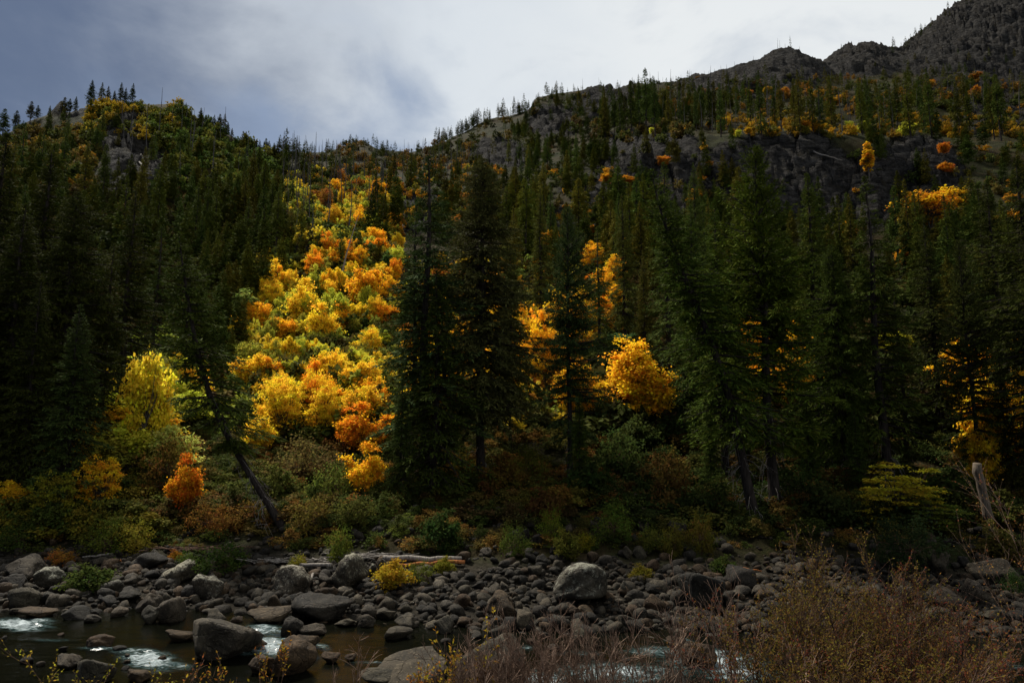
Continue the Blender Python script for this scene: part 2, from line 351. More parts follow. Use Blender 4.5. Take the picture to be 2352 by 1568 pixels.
def ground_material():
    m = newmat('valley_ground'); t = N('ShaderNodeTexCoord'); v = t.outputs['Object']
    rk = N('ShaderNodeAttribute', attribute_name='rock').outputs['Fac']; gv = N('ShaderNodeAttribute', attribute_name='gravel').outputs['Fac']
    big = tex_noise(v, .035, 8, .62); med = tex_noise(v, .28, 8, .7); fine = tex_noise(v, 2.2, 8, .75)
    gcol = mixc(mrange(big.outputs['Fac'], .38, .62), (.013, .014, .006), (.028, .020, .009)); gcol = mixc(mrange(med.outputs['Fac'], .45, .68), gcol, (.022, .028, .008))
    gcol = mixc(mth('MULTIPLY', mrange(fine.outputs['Fac'], .5, .7), .6), gcol, (.045, .031, .015))
    mp_ = N('ShaderNodeMapping'); mp_.inputs['Rotation'].default_value = (0, R(24), R(15)); mp_.inputs['Scale'].default_value = (1, 1, 2.6); LK(v, mp_.inputs['Vector'])
    w1 = tex_warp(mp_.outputs[0], 1.5)
    cr = N('ShaderNodeTexVoronoi', feature='DISTANCE_TO_EDGE'); cr.inputs['Scale'].default_value = .11; LK(w1, cr.inputs['Vector'])
    cr2 = N('ShaderNodeTexVoronoi', feature='DISTANCE_TO_EDGE'); cr2.inputs['Scale'].default_value = .42; LK(w1, cr2.inputs['Vector'])
    rn = tex_noise(mp_.outputs[0], .16, 10, .72, .6)
    rcol = mixc(mrange(rn.outputs['Fac'], .36, .66), (.008, .0078, .0078), (.058, .054, .050)); rcol = mixc(mth('MULTIPLY', mrange(fine.outputs['Fac'], .5, .7), .5), rcol, (.055, .050, .042))
    rcol = mixc(mth('MULTIPLY', mrange(med.outputs['Fac'], .52, .66), .55), rcol, (.032, .026, .013))
    geo = N('ShaderNodeNewGeometry'); sz = N('ShaderNodeSeparateXYZ'); LK(geo.outputs['Normal'], sz.inputs[0])
    k = mth('ADD', rk, mth('MULTIPLY', mth('SUBTRACT', med.outputs['Fac'], .5), .9)); k = mth('ADD', k, mth('MULTIPLY', mth('SUBTRACT', .80, sz.outputs[2]), .5))
    k = mrange(k, .38, .56); col = mixc(k, gcol, rcol)
    col = mixc(gv, col, mixc(mrange(fine.outputs['Fac'], .35, .65), (.012, .0105, .008), (.040, .034, .026)))
    hh = mth('ADD', mth('MULTIPLY', mrange(cr.outputs['Distance'], 0, .12), 1.6), mth('MULTIPLY', mrange(cr2.outputs['Distance'], 0, .12), .7)); hh = mth('ADD', hh, mth('MULTIPLY', rn.outputs['Fac'], 4.0))
    hh = mth('MULTIPLY', hh, k); hh = mth('ADD', hh, mth('MULTIPLY', fine.outputs['Fac'], .35)); hh = mth('ADD', hh, mth('MULTIPLY', med.outputs['Fac'], .8))
    bp = N('ShaderNodeBump'); bp.inputs['Strength'].default_value = .9; bp.inputs['Distance'].default_value = 1.0; LK(hh, bp.inputs['Height'])
    b2 = N('ShaderNodeBump'); b2.inputs['Strength'].default_value = .6; b2.inputs['Distance'].default_value = .05; LK(tex_noise(v, 7, 6, .7).outputs['Fac'], b2.inputs['Height']); LK(bp.outputs[0], b2.inputs['Normal'])
    out(bsdf(col, .95, .03, b2.outputs[0]).outputs[0]); return m
M_ground = ground_material()
M_ground.node_tree  # built above

# ------------------------------------------------------------------ ground and hillsides
def grid_faces(n, m):
    i = np.arange(n - 1)[:, None] * m; j = np.arange(m - 1)[None]
    return np.stack([i + j, i + j + 1, i + m + j + 1, i + m + j], -1).reshape(-1, 4)
xs, ys = np.linspace(-72, 72, 380), np.linspace(-14, 60, 300)
GX, GY = np.meshgrid(xs, ys, indexing='ij'); Z = near_h(GX.ravel(), GY.ravel()); fbx = shore(GX.ravel())
gy = GY.ravel(); bankm = 1 - sstep(gy, fbx + 8, fbx + 12) + 0 * gy; bankm *= sstep(gy, 14, 24)
P = np.stack([GX.ravel(), GY.ravel(), Z], 1)
F = grid_faces(len(xs), len(ys))[:, ::-1]
ob('river_bank', mk_mesh('river_bank', P, F, [M_ground], pt_attrs={'rock': np.zeros(len(P)), 'gravel': bankm}, smooth=True), kind='structure')
na, nd = 780, 570
aa = np.concatenate([np.linspace(-1.05, -.84, 21)[:-1], np.linspace(-.84, .84, na - 40), np.linspace(.84, 1.05, 21)[1:]]); dd = np.concatenate([[59.0, 59.5], np.exp(np.linspace(math.log(60), math.log(1000), nd - 30)), np.exp(np.linspace(math.log(1020), math.log(4500), 30))])
A_, D_ = np.meshgrid(aa, dd, indexing='ij'); x, y = (A_ * D_).ravel(), D_.ravel()
z = far_h(x, y); r, msk = rough_h(x, y, z); z = np.where(y < 60, near_h(x, np.minimum(y, 60.0)) - .12, z)
nd = len(dd)
ob('hillside', mk_mesh('hillside', np.stack([x, y, z + r], 1), grid_faces(na, nd)[:, ::-1], [M_ground], pt_attrs={'rock': msk, 'gravel': np.zeros(len(x))}, smooth=False), kind='structure')

# ------------------------------------------------------------------ river
FOAM = [(90, 1424, 40, 6, .7), (420, 1530, 30, 10, .5), (560, 1500, 40, 6, .45), (690, 1462, 26, 7, .6), (120, 1470, 70, 4, .35), (1330, 1500, 60, 8, .4), (1480, 1440, 30, 5, .35), (1600, 1445, 60, 5, .4), (850, 1520, 60, 5, .3), (480, 1400, 50, 3, .3), (40, 1434, 75, 15, 1.), (345, 1515, 62, 24, 1.), (300, 1495, 50, 8, .6), (610, 1446, 50, 14, .75), (625, 1485, 75, 26, 1.), (1640, 1520, 120, 34, .8), (1500, 1495, 90, 14, .5),
        (1420, 1545, 170, 25, .75), (1250, 1560, 70, 22, .8), (1700, 1550, 90, 22, .85), (740, 1485, 20, 10, .5), (700, 1500, 25, 12, .5), (1560, 1470, 40, 8, .5), (1210, 1487, 25, 8, .4), (235, 1488, 55, 5, .7), (2080, 1545, 60, 18, .4), (2330, 1530, 40, 10, .3)]
def water_material():
    m = newmat('river_water'); fo = N('ShaderNodeAttribute', attribute_name='foam').outputs['Fac']; t = N('ShaderNodeTexCoord')
    mp_ = N('ShaderNodeMapping'); mp_.inputs['Scale'].default_value = (.8, 1.9, 1); mp_.inputs['Rotation'].default_value = (0, 0, R(-14)); LK(t.outputs['Object'], mp_.inputs['Vector'])
    n = tex_noise(mp_.outputs[0], 2.2, 8, .68, .8).outputs['Fac']; s = tex_noise(mp_.outputs[0], 7, 6, .7, .4).outputs['Fac']
    k = mth('ADD', mth('MULTIPLY', fo, 1.15), mth('MULTIPLY', mth('SUBTRACT', n, .56), 3.4)); k = mth('ADD', k, mth('MULTIPLY', mth('SUBTRACT', s, .5), 2.2))
    white = mth('MULTIPLY', mrange(k, .3, 2.3), mrange(fo, .12, .6)); teal = mrange(k, -.3, .7)
    col = mixc(mth('MULTIPLY', teal, mrange(fo, .05, .5)), (.0022, .0024, .0014), (.020, .036, .035)); col = mixc(white, col, (.52, .57, .58))
    bp = N('ShaderNodeBump'); bp.inputs['Strength'].default_value = .28; bp.inputs['Distance'].default_value = .045
    LK(mth('ADD', n, mth('MULTIPLY', s, .5)), bp.inputs['Height'])
    b = bsdf(col, mrange(white, 0, .3, .05, .8), .22, bp.outputs[0]); LK(mrange(white, 0, .25, .18, 0.0), b.inputs['Specular IOR Level']); b.inputs['IOR'].default_value = 1.33; out(b.outputs[0]); return m
wx, wy = np.linspace(-46, 46, 580), np.linspace(17, 42, 210)
WX, WY = np.meshgrid(wx, wy, indexing='ij'); X_, Y_ = WX.ravel(), WY.ravel(); px, py = project(X_, Y_, np.zeros_like(X_))
foam = np.zeros_like(X_)
for cx, cy, rx, ry, s in FOAM: foam = np.maximum(foam, s * np.exp(-1.3 * (((px - cx - (py - cy) * .8) / rx) ** 2 + ((py - cy) / ry) ** 2)))
foam = np.clip(foam * 1.3, 0, 1.1)
wz = .02 * fbm(X_ * .5, Y_ * 1.3, 81, 4) + .006 * fbm(X_ * 2, Y_ * 4.5, 85, 3) + foam * (.22 * fbm(X_ * 1.5, Y_ * 2.6, 91, 4) + .10 * ridged(X_ * 2.4, Y_ * 4, 95, 3))
ob('river_water', mk_mesh('river_water', np.stack([X_, Y_, wz], 1), grid_faces(len(wx), len(wy))[:, ::-1], [water_material()], pt_attrs={'foam': foam}, smooth=True), kind='structure')

# ------------------------------------------------------------------ tree builders
def conifer_mesh(seed, Ht=28.0, Rmax=4.0, start=.16, nb=330, tw=13, ksz=(.55, .16), droop=.25, gap=.15, taper=.9, bend=None, sub=2, top_up=.5, brush=1.0):
    """returns crown mesh, limb mesh, trunk mesh, dead branch mesh: limbs in loose whorls, each carrying side twigs of needle sprays"""
    g = np.random.default_rng(seed); q = np.sort(g.random(nb)) ** .92; zb = Ht * (start + (1 - start) * q)
    prof = np.minimum(1, (q + .03) / .14) ** .6 * (1 - q) ** taper
    Lb = Rmax * prof * g.uniform(.62, 1.12, nb) * (1 + .22 * np.sin(zb * 1.3 + seed)) + .12
    az = np.arange(nb) * 2.399 + g.normal(0, .5, nb); side = 1 + .22 * np.cos(az - g.uniform(0, 6.28)); Lb *= side
    keep = g.random(nb) > gap * (1 - q); zb, Lb, az, q = zb[keep], Lb[keep], az[keep], q[keep]; nb = len(zb)
    el = R(-12) + q * R(50) * top_up + g.normal(0, .11, nb)
    hd = np.stack([np.cos(az), np.sin(az), np.zeros(nb)], 1); d0 = hd * np.cos(el)[:, None]; d0[:, 2] = np.sin(el)
    T = np.linspace(0, 1, 5)[None, :, None]; base = np.stack([np.zeros(nb), np.zeros(nb), zb], 1)
    lim = base[:, None] + d0[:, None] * Lb[:, None, None] * T + np.array([0, 0, -1.0]) * (T ** 2) * (Lb * droop)[:, None, None] * (1 - q * .8)[:, None, None]
    lim[:, :, 2] += (T[:, :, 0] ** 4) * (Lb * .10)[:, None]
    segs = [(lim[i], np.linspace(.022 * Lb[i] + .012, .008, 5)) for i in range(nb)]
    LV, LF = tubes(segs, 3)
    # side twigs
    t = g.uniform(.12, 1, (nb, tw)); t = np.sort(t, 1); bi = np.repeat(np.arange(nb), tw); t = t.ravel()
    lb = Lb[bi]; Pb = base[bi] + d0[bi] * (lb * t)[:, None]; Pb[:, 2] += -(t ** 2) * lb * droop * (1 - q[bi] * .8) + t ** 4 * lb * .10
    sgn = np.where(g.random(len(t)) < .5, -1, 1); ang = sgn * g.uniform(.5, 1.15, len(t)) * (1 - .55 * t)
    ca, sa = np.cos(ang), np.sin(ang); dd_ = hd[bi]; td = np.stack([dd_[:, 0] * ca - dd_[:, 1] * sa, dd_[:, 0] * sa + dd_[:, 1] * ca, g.normal(-.12, .16, len(t)) + (el[bi]) * .4], 1); td = norm(td)
    tl = (lb * .40 * (1.15 - t) + .28) * g.uniform(.6, 1.25, len(t))
    Ps, Ds, Ls, Ws, Ns = [], [], [], [], []
    nk = np.maximum(1, np.round(tl / (ksz[0] * .62)).astype(int)); mx = int(min(nk.max(), 5))
    for k in range(mx):
        s = nk > k; f = (k / nk[s])
        p = Pb[s] + td[s] * (tl[s] * f)[:, None]; p[:, 2] -= (f ** 2) * tl[s] * .28
        for rpt in range(sub):
            n = s.sum(); d = norm(td[s] + g.normal(0, .34 * brush, (n, 3)) + np.array([0, 0, -.16]))
            qs = .38 + .62 * np.minimum(1, (1 - q[bi][s]) * 2.2); Ps.append(p); Ds.append(d); Ls.append(ksz[0] * qs * g.uniform(.6, 1.35, n)); Ws.append(ksz[1] * qs * g.uniform(.7, 1.35, n))
            Ns.append(norm(np.array([[0, 0, 1.]]) + g.normal(0, .45, (n, 3))))
    # the tip
    n = 30; zt = Ht - g.uniform(0, 1.2, n); a2 = g.uniform(0, 6.28, n); Ps.append(np.stack([0 * zt, 0 * zt, zt], 1)); Ds.append(norm(np.stack([np.cos(a2), np.sin(a2), g.uniform(1.2, 3.0, n)], 1)))
    Ls.append(g.uniform(.2, .5, n) * ksz[0]); Ws.append(np.full(n, ksz[1])); Ns.append(norm(g.normal(0, 1, (n, 3))))
    Pk = np.concatenate(Ps); V, F = kites(Pk, np.concatenate(Ds), np.concatenate(Ns), np.concatenate(Ls), np.concatenate(Ws))
    vz = g.random(len(F)); lump = .5 + .5 * np.sin(Pk[:, 0] * 1.7 + seed) * np.sin(Pk[:, 1] * 1.9) * np.cos(Pk[:, 2] * 1.1)
    gz = np.clip(.55 * g.random(len(F)) + .45 * lump, 0, 1)
    # trunk
    k = 14; tz = np.linspace(-.8, Ht - .3, k); tr = .0135 * Ht * (1 - np.clip(tz / Ht, 0, 1)) ** .8 + .02; tr[0] *= 1.5; tr[1] *= 1.12
    TP = np.stack([.10 * np.sin(tz * .35 + seed), .10 * np.cos(tz * .31), tz], 1); TV, TF = tubes([(TP, tr)], 10)
    # dead lower branches, pale and drooping
    ds = []
    for i in range(int(26 * (start + .12) / .28)):
        z0 = Ht * g.uniform(.05, start + .10); a = g.uniform(0, 6.28); L = g.uniform(.8, 2.6); h = np.array([math.cos(a), math.sin(a), 0]); tt = np.linspace(0, 1, 5)[:, None]
        c = np.array([0, 0, z0]) + h * L * tt * (1 - .35 * tt) + np.array([0, 0, -1.]) * tt ** 2 * L * g.uniform(.4, 1.3); ds.append((c, np.linspace(.028, .006, 5)))
        for j in range(3):
            b0 = c[g.integers(1, 4)]; e = norm(h + g.normal(0, .7, 3) + np.array([0, 0, -.9])) * L * .4; ds.append((np.stack([b0, b0 + e * .5 + g.normal(0, .05, 3), b0 + e]), np.array([.012, .009, .004])))
    DV, DF = tubes(ds, 3)
    if bend:
        for A in (V, LV, TV, DV): A[:, 0] += bend(A[:, 2] / Ht) * Ht
    return (V, F, vz, gz), (LV, LF), (TV, TF), (DV, DF)
def conifer_proto(name, full=True, **k):
    cr, li, tr, de = conifer_mesh(**k)
    crown = mk_mesh(name + '_crown', cr[0], cr[1], [M_needle], attrs={'v': cr[2], 'g': cr[3]})
    trunk = mk_mesh(name + '_trunk', *tr, [M_bark], smooth=True)
    limbs = mk_mesh(name + '_limbs', *li, [M_bark], smooth=True) if full else None
    dead = mk_mesh(name + '_dead', *de, [M_dead]) if full else None
    return dict(crown=crown, trunk=trunk, limbs=limbs, dead=dead, Ht=k.get('Ht', 28.0))
HERO = [conifer_proto('tall_fir', seed=11, Ht=30, Rmax=5.2, start=.15, nb=400, tw=15, ksz=(.44, .10), droop=.30, gap=.25),
        conifer_proto('wide_fir', seed=12, Ht=28, Rmax=6.8, start=.20, nb=430, tw=20, sub=3, ksz=(.44, .10), droop=.30, gap=.12, taper=.62),
        conifer_proto('layered_fir', seed=13, Ht=26, Rmax=4.2, start=.12, nb=230, tw=16, ksz=(.46, .10), droop=.34, gap=.30, taper=.85),
        conifer_proto('skirted_fir', seed=14, Ht=22, Rmax=5.0, start=.03, nb=380, tw=15, ksz=(.44, .10), droop=.42, gap=.05, taper=.95),
        conifer_proto('open_fir', seed=15, Ht=29, Rmax=6.4, start=.18, nb=290, tw=20, sub=3, ksz=(.46, .10), droop=.16, gap=.24, taper=.62, top_up=1.1)]
LEAN_A = conifer_proto('leaning_fir', seed=21, Ht=22, Rmax=3.6, start=.27, nb=190, tw=16, ksz=(.44, .10), droop=.26, gap=.2, taper=.6, bend=lambda q: -.50 * q + .16 * np.maximum(q - .35, 0) ** 1.3 - .05 * np.sin(q * 3.1))
LEAN_B = conifer_proto('leaning_fir', seed=22, Ht=27, Rmax=4.4, start=.24, nb=280, tw=16, ksz=(.44, .10), droop=.22, gap=.22, taper=.7, bend=lambda q: -.235 * q + .02 * np.sin(q * 5))
MID = [conifer_proto('mid_fir', False, seed=31 + i, Ht=24, Rmax=r_, start=s_, nb=170, tw=10, ksz=(.85, .24), droop=.25, gap=.15, taper=tp, sub=2)
       for i, (r_, s_, tp) in enumerate(((4.3, .10, .95), (5.0, .06, 1.0), (3.9, .2, .9), (4.3, .32, .7)))]
FAR = [conifer_proto('far_fir', False, seed=41 + i, Ht=24, Rmax=r_, start=s_, nb=85, tw=5, ksz=(1.3, .45), droop=.22, gap=.12, taper=tp, sub=1)
       for i, (r_, s_, tp) in enumerate(((4.2, .08, 1.0), (5.0, .14, .9), (3.8, .28, .8)))]

def canopy(seed, w_, h_, nclump, nleaf, lsize, layered=.5, shape='round', trunk_h=.25):
    """broadleaf crown: leaf faces in flattened clumps round the ends of forking limbs"""
    g = np.random.default_rng(seed); cs = []
    while len(cs) < nclump:
        p = g.uniform(-1, 1, 3); rr = np.linalg.norm(p)
        if rr > 1 or rr < .35: continue
        if shape == 'cone' and math.hypot(p[0], p[1]) > .95 * (1 - (p[2] + 1) / 2) ** .75 + .1: continue
        lim_ = 1 + .25 * math.sin(3 * math.atan2(p[1], p[0]) + seed)
        p = p * lim_; cs.append([p[0] * w_ / 2, p[1] * w_ / 2, h_ * (trunk_h + (1 - trunk_h) * (p[2] + 1) / 2)])
    if shape == 'spire':
        cs = []; nl = 10
        for i in range(nl):
            a = i * 2.4 + g.normal(0, .3); ti = g.uniform(.06, .5) if i else 0.0; L = g.uniform(.62, 1.0) * (1 - .35 * ti)
            for j in range(nclump // nl):
                t = g.uniform(.25, 1) ** .8; r_ = t * L * math.sin(ti * 1.5) ; zz = .12 + .86 * t * L * math.cos(ti * 1.1); spread = .16 * (1.15 - t)
                cs.append([(r_ * math.cos(a) + g.normal(0, spread)) * w_ * .95, (r_ * math.sin(a) + g.normal(0, spread)) * w_ * .95, (zz + g.normal(0, .03)) * h_])
        nclump = len(cs)
    cs = np.array(cs); cr = g.uniform(.5, 1.3, nclump) * w_ * (.13 if nclump < 60 else (.078 if shape == 'spire' else .085))
    ci = np.repeat(np.arange(nclump), nleaf); off = norm(g.normal(0, 1, (len(ci), 3))) * (1.75 * g.random(len(ci)) ** 1.1)[:, None]
    P = cs[ci] + off * cr[ci][:, None] * np.array([1.15, 1.15, 1 - layered])
    outw = norm(off + .5 * norm(cs[ci] - np.array([0, 0, h_ * .5]))); D = norm(outw * np.array([1, 1, .4]) + g.normal(0, .6, P.shape) + np.array([0, 0, -.25]))
    Nn = norm(outw * .7 + np.array([0, 0, .9]) + g.normal(0, .45, P.shape)); L = lsize * g.uniform(.55, 1.3, len(P)); W = L * g.uniform(.6, 1.0, len(P))
    V, F = kites(P, D, Nn, L, W, .5, .12); clv = g.random(nclump); v = np.clip(.5 * g.random(len(P)) + .5 * clv[ci], 0, 1); gg = np.clip(.6 * g.random(len(P)) + .4 * g.random(nclump)[ci], 0, 1)
    # limbs
    sg = []; nt_ = 3 if shape != 'cone' else 1
    forks = [np.array([g.normal(0, .06 * w_), g.normal(0, .06 * w_), h_ * g.uniform(.28, .5)]) for _ in range(nt_)]
    for f in forks: sg.append((np.stack([[f[0] * .2, f[1] * .2, -.4], f * np.array([.5, .5, .5]), f]), np.array([.024, .018, .013]) * h_ * .8))
    for c in cs[::2]:
        f = forks[int(g.integers(0, nt_))]; mid = (f + c) / 2 + np.array([0, 0, .08 * h_ * g.uniform(-.5, .6)]) + g.normal(0, .03 * w_, 3); sg.append((np.stack([f, mid, c]), np.array([.010, .006, .002]) * h_))
    LV, LF = tubes(sg, 5)
    return (V, F, v, gg), (LV, LF)
def broad_proto(name, leafmat=None, woodmat=None, **k):
    a, b = canopy(**k)
    return dict(crown=mk_mesh(name + '_crown', a[0], a[1], [leafmat or M_leaf], attrs={'v': a[2], 'g': a[3]}), trunk=mk_mesh(name + '_trunk', *b, [woodmat or M_barkm], smooth=True), w=k['w_'], h=k['h_'])
MAPLE = [broad_proto('maple', seed=61 + i, w_=8, h_=9, nclump=170, nleaf=56, lsize=.34, layered=l_, shape=s_) for i, (l_, s_) in enumerate(((.3, 'spire'), (.45, 'spire'), (.3, 'spire'), (.7, 'round')))]
MAPLE_H = broad_proto('big_maple', seed=71, w_=10, h_=11, nclump=220, nleaf=85, lsize=.34, layered=.35, trunk_h=.2, shape='spire')
VINE = broad_proto('vine_maple', seed=72, w_=7, h_=9, nclump=90, nleaf=90, lsize=.26, layered=.84, trunk_h=.05)
ASPEN = broad_proto('aspen', seed=73, w_=3.2, h_=9, nclump=60, nleaf=60, lsize=.34, layered=.2, shape='cone', trunk_h=.12)
LARCH = broad_proto('larch', seed=74, w_=3.2, h_=16, nclump=90, nleaf=50, lsize=.6, layered=.5, shape='cone', trunk_h=.3)
SHRUB = [broad_proto('shrub', woodmat=M_stem, seed=81 + i, w_=3, h_=2, nclump=46, nleaf=60, lsize=ls, layered=l_, trunk_h=.02) for i, (l_, ls) in enumerate(((.3, .16), (.5, .2), (.2, .12)))]

GREENS = [(.042, .058, .014), (.050, .062, .013), (.034, .052, .015), (.060, .062, .015), (.036, .060, .020)]
rng = np.random.default_rng(7)
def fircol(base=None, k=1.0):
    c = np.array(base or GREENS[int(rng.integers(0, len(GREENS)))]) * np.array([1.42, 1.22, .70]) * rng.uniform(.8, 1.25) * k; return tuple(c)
ALL = []                                             # every countable thing, for the labels
def tagt(o, cat, group, row, px, text=None):
    o['category'] = cat
    if group: o['group'] = group
    if text: o['label'] = text
    ALL.append((o, row, px))
def place(proto, name, loc, sc_, rz, col, parts, tilt=(0, 0)):
    r_ = bpy.data.objects.new(name, None); C.objects.link(r_); r_.empty_display_size = .2
    r_.location = loc; r_.scale = sc_; r_.rotation_euler = (tilt[0], tilt[1], rz)
    for key, nm in parts:
        me = proto.get(key)
        if me is None: continue
        c = bpy.data.objects.new(nm, me); C.objects.link(c); c.parent = r_; c.color = (*col, 1)
        if nm in ('boughs', 'dead_twigs', 'stems'): c['kind'] = 'stuff'
    return r_
CP = (('trunk', 'trunk'), ('limbs', 'boughs'), ('crown', 'crown'), ('dead', 'dead_twigs'))
BP = (('trunk', 'trunk'), ('crown', 'crown'))
def fir(px, top, D, proto, wid=1.0, col=None, row='near', name='fir_tree', text=None, rz=None, group=None):
    x_, y_, zt = ray_at(px, top, D); z0 = hgt(x_, y_) - .25; s = (zt - z0) / proto['Ht']
    if s <= .05: return None
    o = place(proto, name, (x_, y_, z0), (s * wid, s * wid, s), rng.uniform(0, 6.28) if rz is None else rz, col or fircol(), CP)
    tagt(o, 'tree', group or 'dark firs and pines', row, px, text); return o
def fir_h(x_, y_, ht, proto, wid=1.0, col=None, row='x', name='fir_tree', group='dark firs and pines'):
    z0 = hgt(x_, y_) - .3; s = ht / proto['Ht']; px = project(x_, y_, z0)[0]
    o = place(proto, name, (x_, y_, z0), (s * wid, s * wid, s), rng.uniform(0, 6.28), col or fircol(), CP); tagt(o, 'tree', group, row, px); return o
def broad(px, top, bot, wpx, proto, col, row, D=None, name='maple_tree', cat='tree', group='autumn maples', text=None):
    """a crown spanning top..bot in height and wpx across, standing on the slope behind its foot"""
    h0 = hit(px, bot, 45) if D is None else None
    if D is None:
        if h0 is None: return None
        x_, D, z0 = h0
    x_, y_, zt = ray_at(px, top, D); zb = hgt(x_, D); ht = max(zt - zb, 1.0)
    wd = wpx / FOC * D
    o = place(proto, name, (x_, y_, zb - .15), (wd / proto['w'], wd / proto['w'], ht / proto['h']), rng.uniform(0, 6.28), col, BP)
    tagt(o, cat, group, row, px, text); return o

# ------------------------------------------------------------------ rocks
def ico(sub):
    import bmesh
    bm = bmesh.new(); bmesh.ops.create_icosphere(bm, subdivisions=sub, radius=1)
    V = np.array([v.co[:] for v in bm.verts]); F = np.array([[v.index for v in f.verts] for f in bm.faces]); bm.free(); return V, F
ICO = {k: ico(k) for k in (2, 3, 4)}
def rock_mesh(name, seed, sub=4, planes=11, sharp=16, flat=.75, mat=None, rough=.05):
    g = np.random.default_rng(seed); V, F = ICO[sub]; n = norm(g.normal(0, 1, (planes, 3))); n[:, 2] *= .8; n = norm(n); d = g.uniform(.62, 1.0, planes)
    dots = np.clip(V @ n.T, 1e-3, None) / d[None]; r_ = 1 / (np.sum(dots ** sharp, 1) + 1e-6) ** (1 / sharp); r_ = np.minimum(r_, 1.35)
    P_ = V * r_[:, None]; q = P_ * 1.7 + seed
    nz = fbm(q[:, 0] + q[:, 2] * .7, q[:, 1] - q[:, 2] * .6, seed, 4); nz2 = fbm(q[:, 0] * 4 + q[:, 2] * 3, q[:, 1] * 4 - q[:, 2] * 2, seed + 3, 3)
    P_ = P_ * (1 + rough * 2 * nz + rough * .6 * nz2)[:, None]; P_ /= np.abs(P_).max(0); P_[:, 2] *= flat
    return mk_mesh(name, P_, F, [mat or M_rock], smooth=sub > 2)
ROCKS = [rock_mesh('boulder', 100 + i, 4, int(7 + i % 5 * 2), (14, 30, 20)[i % 3], (.7, .85, .6, .8)[i % 4], M_rock, .085) for i in range(12)]
ROCKS_L = [rock_mesh('boulder', 130 + i, 4, 9, 18, .85, M_rock_l, .09) for i in range(4)]
SMALL = [rock_mesh('small_rock', 150 + i, 3, 6, 18 + 6 * (i % 3), .72, M_rock, .06) for i in range(8)]
COB = [rock_mesh('cobble', 170 + i, 2, 7, 20, .66, M_rock_i, .04) for i in range(6)]
def rock(cx, cy, w_, h_, me=None, row='bar', tintc=None, text=None, sink=.16, tilt=.12, group='boulders along the river'):
    foot = cy + h_ * .42; p = hit(cx, foot, 21, 300)
    if p is None: return None
    x_, D, z_ = p; sxr = w_ / FOC * D / 2; szr = max(h_ / FOC * D / 2, .08); syr = sxr * rng.uniform(.7, 1.0)
    D += syr * .55; z0 = max(hgt(x_, D), -.5 * szr if z_ < .05 else -9)
    if z_ < .08: z0 = -szr * .1
    me = me or ROCKS[int(rng.integers(0, len(ROCKS)))]
    fl = max(abs(v.co.z) for v in me.vertices) if me.name not in RF else RF[me.name]; RF[me.name] = fl
    o = ob('boulder', me, None, (x_, D, z0 + szr * (1 - sink * 2) + 0)); o.scale = (sxr, syr, szr / fl * 1.12)
    o.rotation_euler = (rng.normal(0, tilt), rng.normal(0, tilt), rng.choice([0, math.pi]) + rng.normal(0, .25))
    t_ = np.array(tintc or (1, 1, 1)) * rng.uniform(.85, 1.2); t_ = t_ * np.array([1 + rng.normal(0, .03), 1, 1 + rng.normal(0, .03)]); o.color = (*t_, 1)
    o['rad'] = float(sxr); tagt(o, 'rock', group, row, cx, text); OCC.append((x_, D, sxr)); return o
RF = {}; OCC = []
BR = (1.45, 1.12, .85); PA = (1.9, 1.8, 1.6); DK = (.62, .62, .62); GY = (1.38, 1.33, 1.22)
